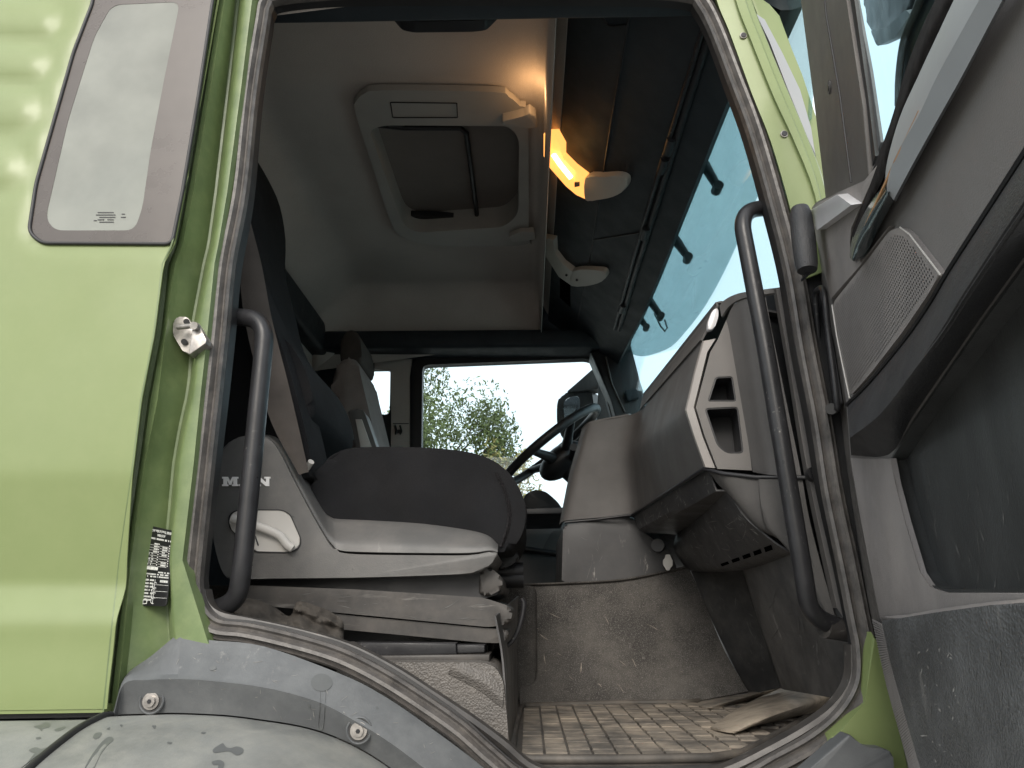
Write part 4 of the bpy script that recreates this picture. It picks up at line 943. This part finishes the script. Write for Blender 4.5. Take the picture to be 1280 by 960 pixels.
# ------------------------------------------------------------ driver seat
dsd = thing('driver_chair', 'grey driver seat with dark headrest and folded armrest on the far side', 'seat', W((470, 720), Y=1.7))
prism('backrest', WL([tuple(p) for p in cr([(414, 472), (424, 450), (436, 446), (446, 451), (452, 475), (458, 500), (466, 535), (474, 575), (478, 640), (440, 640), (436, 560), (430, 520), (417, 500)], 3, True)], Y=1.52), (0, .34, 0), M['grey_fabric'], dsd, bev=.04, seg=6, back=True, smooth=60)
prism('headrest', WL([tuple(p) for p in cr([(425, 450), (427, 424), (433, 414), (441, 412), (449, 420), (452, 440), (450, 453), (440, 453)], 3, True)], Y=1.58), (0, .24, 0), M['belt'], dsd, bev=.03, seg=5, back=True, smooth=60)
ar = prism('armrest', rnd(WL([(434, 513), (451, 510), (456, 516), (476, 575), (476, 600), (452, 600), (446, 560)], Y=1.42), .01, 3), (0, .08, 0), M['shell'], dsd, bev=.008)
prism('armrest_cover', WL([(444, 524), (452, 524), (470, 575), (470, 600), (458, 600)], Y=1.412), (0, .01, 0), M['shell_light'], ar, bev=.002)
prism('seat_base', WL([(420, 600), (600, 600), (610, 640), (600, 700), (420, 700)], Y=1.5), (0, .5, 0), M['grey_fabric'], dsd, bev=.04, seg=4)

# ------------------------------------------------------------ floor mat
fm = thing('floor_mat', 'dusty black rubber floor mat with grid ribs on the passenger footwell floor', 'floor mat', W((780, 910), Z=ZF))
mo = [(639, 946), (643, 915), (651, 884), (720, 882), (800, 880), (860, 880), (905, 873), (972, 856), (1010, 852), (1036, 878), (1000, 904), (955, 930), (928, 944), (890, 950), (760, 952), (660, 952)]
mo3 = [W(tuple(p), Z=ZF + .004) for p in rnd(mo, 6, 3)]
prism('mat_sheet', mo3, (0, 0, -.008), M['mat_edge'], fm, bev=.001)
tube('mat_rim', [p + V((0, 0, .003)) for p in mo3], .0065, M['mat_edge'], fm, 8, True)
mp_ = [(p.x, p.y) for p in mo3]
bm = bmesh.new(); cw, ch, gp = .034, .030, .0022
x = -.05
k = 0
while x < .62:
    y = .1
    while y < .95:
        cc = (x + cw / 2, y + ch / 2)
        if inside(cc, mp_) and pdist(cc, mp_) > .022:
            j = random.uniform(-.001, .001)
            add_prism(bm, [V((x + gp, y + gp * .7, ZF + .0075 + j)), V((x + cw, y + gp * .7, ZF + .0075 + j)), V((x + cw, y + ch, ZF + .0075 + j)), V((x + gp, y + ch, ZF + .0075 + j))], V((0, 0, -.005)))
        y += ch + gp * 1.2
    x += cw + gp
    k += 1
tag(link('mat_ribs', bm, M['mat_rubber'], fm, 0), kind='stuff')
fl = [[(888, 909), (905, 912), (925, 914), (930, 910)], [(925, 884), (945, 890), (960, 897), (968, 902)], [(968, 862), (990, 868), (1008, 880), (1018, 890)], [(1004, 842), (1020, 850), (1034, 866), (1040, 880)]]
zz = [[.012, .016, .014, .01], [.014, .032, .03, .012], [.014, .045, .04, .012], [.02, .052, .045, .012]]
loft('mat_flap', [[W(p, Z=ZF + z) for p, z in zip(r, q)] for r, q in zip(fl, zz)], M['flap'], fm, nu=5, nv=5, thick=.004, smooth=60)
loft('mat_fold', [[W(p, Z=ZF + z) for p, z in zip(r, q)] for r, q in zip([[(868, 880), (880, 884), (895, 886)], [(905, 866), (925, 872), (940, 874)], [(968, 850), (975, 856), (985, 860)]], [[.006, .012, .008], [.012, .022, .01], [.02, .026, .012]])], M['mat_rubber'], fm, nu=5, nv=5, thick=.004, smooth=60)

# ------------------------------------------------------------ crumpled cloth under the handle
nr, nc = 44, 60
topl = cr([(268, 768), (290, 752), (312, 748), (340, 757), (362, 770), (372, 752), (395, 757), (414, 765), (428, 776), (430, 790)], 9)
botl = cr([(262, 778), (285, 782), (312, 790), (340, 797), (362, 803), (384, 808), (402, 814), (416, 818), (424, 822), (428, 818)], 9)
rows = []
for i in range(nr):
    t = i / (nr - 1); r = []
    for a, b in zip(topl, botl):
        p = a.lerp(b, t); Y = .19 - .085 * t
        n1 = noise.noise(V((p.x * .045 + p.y * .03, p.y * .09 - p.x * .02, 3))); n2 = noise.noise(V((p.x * .12, p.y * .12, 9)))
        rdg = 1 - abs(noise.noise(V((p.x * .035 - p.y * .05, p.y * .03, 17)))) * 2.2
        fo = 0
        for (xa, ya, xb, yb, wd, am) in [(346, 800, 372, 754, 9, .030), (372, 753, 428, 784, 8, .030), (392, 806, 402, 770, 7, .022), (300, 788, 330, 762, 10, .012), (372, 770, 392, 812, 6, .016), (414, 816, 430, 786, 6, .016), (276, 780, 312, 752, 8, .010)]:
            dd = pdist((p.x, p.y), [(xa, ya), (xb, yb)], False); fo = max(fo, .65 * am * math.exp(-abs(dd / wd) ** 1.3))
        r.append(W((p.x, p.y), Y=Y - fo - .008 * rdg + .016 * n1 + .009 * n2))
    rows.append(r)
cl = loft('cloth', rows, M['cloth'], None, nu=1, nv=1, thick=.002, smooth=50)
tag(cl, 'crumpled dark brown cloth stuffed beside the seat base behind the grab handle', 'cloth')
kn = prism('seat_knob', rnd(WL([(426, 806), (434, 802), (446, 808), (448, 814), (440, 820), (428, 818)], Y=.16), .006, 3), (0, .04, 0), M['susp'], ps, bev=.006)

# ------------------------------------------------------------ open door
AN = R(13); DU = V((-math.sin(AN), -math.cos(AN), 0)); DN = V((-math.cos(AN), math.sin(AN), 0))
DH = W((1062, 560), Y=-.025)
dr = thing('passenger_door', 'open passenger door with grey inner trim, speaker grille and deep pocket', 'door', V((DH.x, DH.y, 1.38)))
def D_(p, off=0.0): return W(p, pl=(DH + DN * off, DN))
def DL(ps_, off=0.0): return [D_(p, off) for p in ps_]
board = [(1008, 268), (1020, 253), (1048, 238), (1080, 226), (1100, 195), (1160, 70), (1200, -40), (1330, -60), (1330, 1000), (1160, 1010), (1127, 870), (1100, 772), (1076, 650), (1063, 573), (1058, 506), (1036, 372), (1022, 300)]
pk = [(1113, 573), (1140, 527), (1190, 454), (1233, 392), (1271, 340), (1320, 272), (1320, 741), (1182, 741), (1163, 735), (1150, 716), (1132, 655), (1119, 605)]
cdt('door_card', board, [pk], 0, lambda x, y: D_((x, y)), M['card'], dr, .045)
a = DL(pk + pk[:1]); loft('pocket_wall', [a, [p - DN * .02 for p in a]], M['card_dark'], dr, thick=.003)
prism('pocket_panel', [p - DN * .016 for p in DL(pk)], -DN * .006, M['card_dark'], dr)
prism('door_skin', [p - DN * .052 for p in DL(board)], -DN * .01, M['green'], dr, bev=.002)
# dusty frame beside and under the pocket
fr_ = [(1063, 573), (1113, 573), (1119, 605), (1132, 655), (1150, 716), (1163, 735), (1182, 741), (1330, 741), (1330, 746), (1240, 754), (1180, 762), (1135, 769), (1100, 773), (1076, 650)]
prism('pocket_surround', DL(fr_, .003), -DN * .006, M['card_dusty'], dr, bev=.001)
# speaker grille, the shade in its holes painted as flat black dots
gr = rnd([(1040, 380), (1080, 330), (1112, 288), (1124, 284), (1135, 292), (1174, 343), (1160, 368), (1128, 415), (1087, 468), (1062, 496)], 8, 4)
gq = prism('speaker_grille', DL([tuple(p) for p in gr], .006), -DN * .008, M['card_dusty'], dr, bev=.001)
gpoly = [(p[0], p[1]) for p in gr]; bm = bmesh.new()
gu = [D_(p, .0065) for p in gpoly]; us = [(p - DH).dot(DU) for p in gu]; zs = [p.z for p in gu]; uz = list(zip(us, zs))
st_ = .0052; j = 0; z = min(zs)
while z < max(zs):
    u = min(us) + (st_ / 2 if j % 2 else 0)
    while u < max(us):
        if inside((u, z), uz) and pdist((u, z), uz) > .006:
            c = DH + DU * u + DN * .0063; c.z = z
            f = [bm.verts.new(c + DU * math.cos(k * math.pi / 3) * .0012 + V((0, 0, math.sin(k * math.pi / 3) * .0012))) for k in range(6)]
            bm.faces.new(f)
        u += st_
    z += st_ * .87; j += 1
tag(link('grille_hole_dots', bm, M['black'], gq, 0), kind='stuff')
tube('grille_edge', DL([(1040, 381), (1046, 420), (1054, 460), (1062, 498)], .007), .0010, M['shell_light'], gq, 6)
tube('grille_rim', DL([(1125, 284), (1137, 293), (1176, 344)], .007), .0008, M['shell_light'], gq, 6)
# armrest
aA = [(1059, 508), (1087, 480), (1131, 427), (1163, 381), (1187, 340), (1240, 258), (1300, 165), (1330, 118)]
aB = [(1062, 545), (1099, 514), (1142, 459), (1178, 411), (1206, 366), (1256, 290), (1310, 212), (1340, 168)]
aC = [(1064, 571), (1112, 573), (1140, 527), (1190, 454), (1222, 408), (1271, 340), (1318, 275), (1345, 235)]
aA2 = [(x * .6 + xb * .4, y * .6 + yb * .4) for (x, y), (xb, yb) in zip(aA, aB)]
loft('armrest', [DL(aA, .003), DL(aA2, .022), DL(aB, .032), DL([(x * .8 + xc * .2, y * .8 + yc * .2) for (x, y), (xc, yc) in zip(aB, aC)], .030), DL(aC, -.004)], M['arm'], dr, nu=4, nv=4, thick=.003, smooth=50)
tube('armrest_seam', cr(DL([(x - 1, y - 2) for x, y in aA], .004), 4), .0025, M['black'], dr, 6)
# lower pocket
lp = [(1100, 775), (1135, 771), (1180, 764), (1240, 756), (1340, 748), (1340, 1020), (1166, 1020), (1134, 905), (1112, 832)]
lpk = prism('lower_pocket', DL(lp, .022), -DN * .03, M['pocket'], dr, bev=.006, seg=4)
loft('pocket_lip', [DL([(1102, 771), (1135, 768), (1180, 760), (1240, 752), (1340, 743)], .006), DL([(1130, 774), (1160, 770), (1200, 763), (1250, 756), (1345, 748)], .020)], M['card_dusty'], dr, thick=.003)
rl = cr([(1091, 775), (1105, 840), (1118, 890), (1135, 950), (1146, 995)], 10); rrr = cr([(1107, 784), (1119, 832), (1130, 880), (1146, 940), (1158, 992)], 10)
bm = bmesh.new()
for i in range(len(rl) - 1):
    for h in (0, .5):
        a, b2 = rl[i].lerp(rl[i + 1], h), rrr[i].lerp(rrr[i + 1], h)
        add_tube(bm, [D_(tuple(a), .004), D_(tuple(b2), .020)], .0014, 5)
tag(link('vent_ribs', bm, M['card_dusty'], lpk, 0), kind='stuff')
loft('vent_strip', [DL([tuple(p) for p in rl], .002), DL([tuple(p) for p in rrr], .018)], M['card_dark'], lpk, thick=.002)
# edge of the door with its rubber and check strap
el = [(1022, 300), (1036, 372), (1058, 506), (1063, 573), (1076, 650), (1100, 772), (1127, 870), (1160, 1010)]
loft('door_edge', [DL(el, .0), DL([(x - 10, y) for x, y in el], -.006), DL([(x - 15, y) for x, y in el], -.03)], M['rubber'], dr, nu=4, thick=.003)
ck = tube('check_strap', cr([D_(p, .012) for p in [(1020, 372), (1023, 362), (1030, 366), (1036, 420), (1046, 500), (1045, 512), (1037, 514), (1032, 498), (1024, 430)]], 4, True), .0045, M['handle'], dr, 8, True)
prism('strap_plate', rnd(DL([(1020, 375), (1024, 362), (1038, 430), (1050, 505), (1047, 515), (1036, 515)], .004), .004, 3), -DN * .004, M['black'], dr)
tube('strap_pin', [D_((1039, 511), .02), D_((1039, 511), .0)], .008, M['steel_dark'], dr, 12)
# lever, its housing and the grip
lh = prism('lever_housing', rnd(DL([(1010, 268), (1022, 254), (1050, 239), (1080, 226), (1102, 200), (1090, 225), (1064, 285), (1062, 305), (1070, 329), (1082, 320), (1112, 282), (1075, 332), (1038, 374), (1026, 318)], .006), .004, 3), -DN * .008, M['card_dusty'], dr, bev=.0015)
gp0, gp1 = W((1000, 262), Y=-.075), W((1009, 338), Y=-.085)
lv = tube('door_lever', [gp0 + V((0, 0, .002)), gp0.lerp(gp1, .1), gp0.lerp(gp1, .5), gp0.lerp(gp1, .9), gp1], [.0125, .0158, .0168, .0155, .0135], M['arm'], dr, 18)
prism('lever_cap', rnd(DL([(1011, 264), (1046, 243), (1064, 256), (1021, 288)], .018), .006, 4), -DN * .012, M['chrome'], lv, bev=.001)
prism('lever_under', WL([(1007, 342), (1019, 328), (1020, 335), (1008, 345)], Y=-.08), (0, .02, 0), M['black'], lv)
# felt and grab strip along the window sill
ft_l = [(1062, 322), (1061, 300), (1066, 284), (1086, 225), (1112, 156), (1130, 94), (1150, 40), (1169, 0), (1184, -30)]
ft_r = [(1066, 324), (1072, 298), (1084, 264), (1106, 218), (1125, 156), (1149, 94), (1172, 40), (1194, 0), (1209, -30)]
loft('window_felt', [DL(ft_l, .0), DL([((a[0] + b[0]) / 2, (a[1] + b[1]) / 2) for a, b in zip(ft_l, ft_r)], .012), DL(ft_r, .010)], M['felt'], dr, nu=4, nv=3, thick=.003, smooth=60)
g_l = [(1106, 231), (1109, 200), (1124, 147), (1148, 94), (1192, 0), (1207, -30)]; g_m = [(1109, 240), (1117, 200), (1147, 147), (1172, 94), (1224, 0), (1242, -30)]; g_r = [(1117, 250), (1141, 205), (1175, 144), (1202, 96), (1253, 0), (1270, -30)]
loft('grab_strip', [DL(g_l, .010), DL([(x + 2, y) for x, y in g_l], .017), DL(g_m, .020), DL(g_r, .014), DL([(x + 3, y + 2) for x, y in g_r], .004)], M['strip'], dr, nu=4, thick=.003, smooth=20)
e_l = [(1062, 320), (1065, 299), (1080, 262), (1105, 231)]; e_m = [(1066, 326), (1072, 306), (1090, 272), (1109, 241)]; e_r = [(1073, 327), (1083, 317), (1099, 284), (1117, 251)]
loft('strip_end', [DL(e_l, .010), DL(e_m, .021), DL(e_r, .008)], M['strip_dark'], dr, nu=4, nv=4, thick=.003, smooth=60)
tube('strip_inlay', DL([(1082, 282), (1098, 248), (1120, 200), (1150, 138)], .0185), .0015, mat('amber_reflector_inlay', (.55, .30, .14), .3), dr, 6)
# window post, rubber, glass
po = prism('window_post', rnd(DL([(1000, -60), (1001, 0), (1018, 130), (1034, 268), (1060, 262), (1088, 236), (1078, 130), (1058, 0), (1050, -60)], .004), .003, 2), -DN * .012, M['pillar'], dr, bev=.003)
tube('post_joint', DL([(1026, -50), (1033, 20), (1050, 120), (1064, 228)], .0045), .0012, M['black'], po, 6)
c = D_((1037, 109), .0045); tube('post_screw', [c + DN * .0015, c - DN * .01], .0085, M['dash'], po, 16)
tube('post_screw_head', [c + DN * .0025, c - DN * .01], .0045, M['steel_dark'], po, 12)
prism('glass_rubber', DL([(1056, -50), (1062, 0), (1080, 130), (1088, 215), (1094, 195), (1085, 120), (1068, 0), (1062, -50)], .0), -DN * .004, M['rubber_dark'], dr)
prism('glass_channel', DL([(1066, 0), (1083, 120), (1093, 200), (1101, 178), (1088, 90), (1071, 0), (1064, -50), (1060, -50)], -.004), -DN * .003, M['arch'], dr)
prism('door_glass', DL([(1058, -60), (1100, 210), (1160, 60), (1200, -60)], -.012), -DN * .004, M['side_pane'], dr)
# outside mirrors on the door
mk = prism('kerb_mirror', rnd(DL([(1078, -70), (1080, 22), (1092, 42), (1112, 50), (1138, 14), (1152, -70)], -.28), .03, 4), -DN * .12, M['black'], dr, bev=.015)
prism('mirror_face', rnd(DL([(1088, 38), (1106, 36), (1132, 12), (1138, 18), (1118, 48), (1096, 58)], -.24), .01, 3), -DN * .02, M['arch'], mk, bev=.004)
mm = prism('main_mirror', rnd(DL([(1123, 132), (1124, 94), (1131, 47), (1150, 0), (1165, -60), (1240, -60), (1180, 60), (1140, 130)], -.10), .01, 4), -DN * .05, M['black'], dr, bev=.010)
tube('mirror_rim', cr(DL([(1123, 132), (1124, 94), (1131, 47), (1150, 0), (1165, -60)], -.095), 4), .005, M['pillar'], mm, 8)

# ------------------------------------------------------------ far mirror outside the driver door
fmr = thing('driver_mirror', 'dark outside mirror on its arm beyond the driver door window', 'mirror', W((730, 560), Y=2.6))
prism('mirror_housing', rnd(WL([(696, 505), (700, 494), (722, 486), (738, 485), (742, 500), (740, 530), (728, 552), (704, 552), (696, 530)], Y=2.62), .03, 4), (.05, .10, 0), M['card_dark'], fmr, bev=.012)
prism('mirror_glass', rnd(WL([(704, 506), (708, 498), (722, 494), (725, 500), (724, 524), (706, 530)], Y=2.605), .02, 4), (0, .01, 0), M['mirror_pale'], fmr, bev=.002)
prism('mirror_arm', rnd(WL([(708, 490), (722, 478), (740, 462), (752, 458), (760, 478), (748, 486)], Y=2.60), .01, 3), (.02, .08, 0), M['card_dark'], fmr, bev=.008)
prism('mirror_foot', rnd(WL([(748, 470), (764, 468), (772, 540), (764, 585), (752, 580), (746, 520)], Y=2.5), .015, 3), (.03, .08, 0), M['card_dark'], fmr, bev=.008)

# ------------------------------------------------------------ scuffs, one joined mesh of fine scratches per worn panel
M['scuff'] = mat('pale_scuff', (0.21, 0.205, 0.195), 0.6, var=0.3, vscale=60)
M['scuff_dim'] = mat('grey_scuff', (0.088, 0.087, 0.084), 0.6, var=0.3, vscale=60)
M['dirt'] = mat('pale_dirt', (0.24, 0.21, 0.175), 0.8, var=0.3, vscale=60)
def scuffs(o, poly, n, ang, spread, lo_, hi_, w0, m, seed):
    rr = random.Random(seed); bm = bmesh.new()
    x0 = min(p[0] for p in poly); x1 = max(p[0] for p in poly); y0 = min(p[1] for p in poly); y1 = max(p[1] for p in poly)
    k = tries = 0
    while k < n and tries < n * 30:
        tries += 1
        x, y = rr.uniform(x0, x1), rr.uniform(y0, y1)
        if not inside((x, y), poly): continue
        a = R(ang + rr.gauss(0, spread)); l = rr.uniform(lo_, hi_) * (.4 + .6 * rr.random()); cv = rr.gauss(0, .28); pw = w0 * rr.uniform(.4, 1.2); ok = True; pts = []
        for i in range(7):
            t = i / 6; aa = a + cv * t
            x += math.cos(aa) * l / 6; y += math.sin(aa) * l / 6
            h = pw * math.sin(math.pi * min(.96, max(.06, t))) * rr.uniform(.5, 1.2) / 2
            p = hit(o, (x - math.sin(aa) * h, y + math.cos(aa) * h), .0009); q = hit(o, (x + math.sin(aa) * h, y - math.cos(aa) * h), .0009)
            if p is None or q is None or (pts and (p - pts[-1][0]).length > .08): ok = False; break
            pts.append((p, q))
        if not ok: continue
        vs = [(bm.verts.new(p), bm.verts.new(q)) for p, q in pts]
        for a_, b_ in zip(vs, vs[1:]): bm.faces.new([a_[0], b_[0], b_[1], a_[1]])
        k += 1
    return tag(link('scuff_marks', bm, m, o, 0), kind='stuff')
scuffs(lip, [(793, 645), (884, 590), (893, 608), (800, 660)], 26, 70, 35, 4, 16, 1.1, M['scuff'], 1)
scuffs(hd, [(850, 670), (905, 615), (925, 640), (945, 660), (960, 672), (880, 705), (856, 700)], 34, 40, 60, 4, 16, 1.1, M['scuff'], 2)
scuffs(hd, [(915, 632), (930, 640), (948, 660), (930, 665)], 12, 70, 30, 6, 16, 1.3, M['scuff'], 3)
fwo = bpy.data.objects['foot_wall']
scuffs(fwo, [(880, 745), (930, 735), (965, 840), (925, 845)], 26, 55, 25, 8, 30, 1.8, M['scuff_dim'], 4)
scuffs(fwo, [(950, 720), (1000, 735), (1045, 840), (990, 850)], 34, 65, 30, 8, 34, 2.0, M['scuff_dim'], 5)
tn = bpy.data.objects['engine_tunnel']
scuffs(tn, [(660, 750), (850, 740), (900, 850), (670, 860)], 16, 45, 25, 4, 24, 1.2, M['dirt'], 6)
scuffs(cb, [(710, 665), (790, 655), (830, 700), (740, 722)], 14, 85, 25, 4, 22, .8, M['scuff_dim'], 7)
scuffs(lpk, [(1120, 790), (1270, 770), (1275, 950), (1165, 950)], 40, 80, 30, 4, 20, 2.2, M['scuff_dim'], 8)
scuffs(lpk, [(1140, 800), (1185, 800), (1210, 950), (1165, 950)], 26, 80, 60, 3, 11, 2.6, M['scuff'], 9)
ppn = bpy.data.objects['pocket_panel']
scuffs(ppn, [(1150, 560), (1270, 480), (1270, 735), (1165, 730)], 30, 88, 8, 8, 40, 1.6, M['scuff_dim'], 10)
scuffs(arch, [(160, 850), (240, 810), (420, 850), (580, 960), (470, 930), (300, 880)], 40, 20, 50, 3, 14, .9, M['scuff'], 11)
scuffs(sh_, [(300, 560), (340, 570), (400, 690), (600, 700), (600, 712), (290, 715)], 16, 10, 40, 4, 20, .8, M['scuff_dim'], 12)
spl = bpy.data.objects['suspension_plate']
scuffs(spl, [(310, 740), (600, 752), (630, 765), (610, 780), (440, 765)], 26, 3, 10, 6, 40, 1.0, M['scuff_dim'], 13)
ghs = [o for o in bpy.data.objects if o.name.startswith('grab_handle')]
scuffs(ghs[1], [(945, 420), (975, 430), (1010, 720), (990, 720)], 14, 80, 15, 2, 8, .9, M['scuff_dim'], 14)
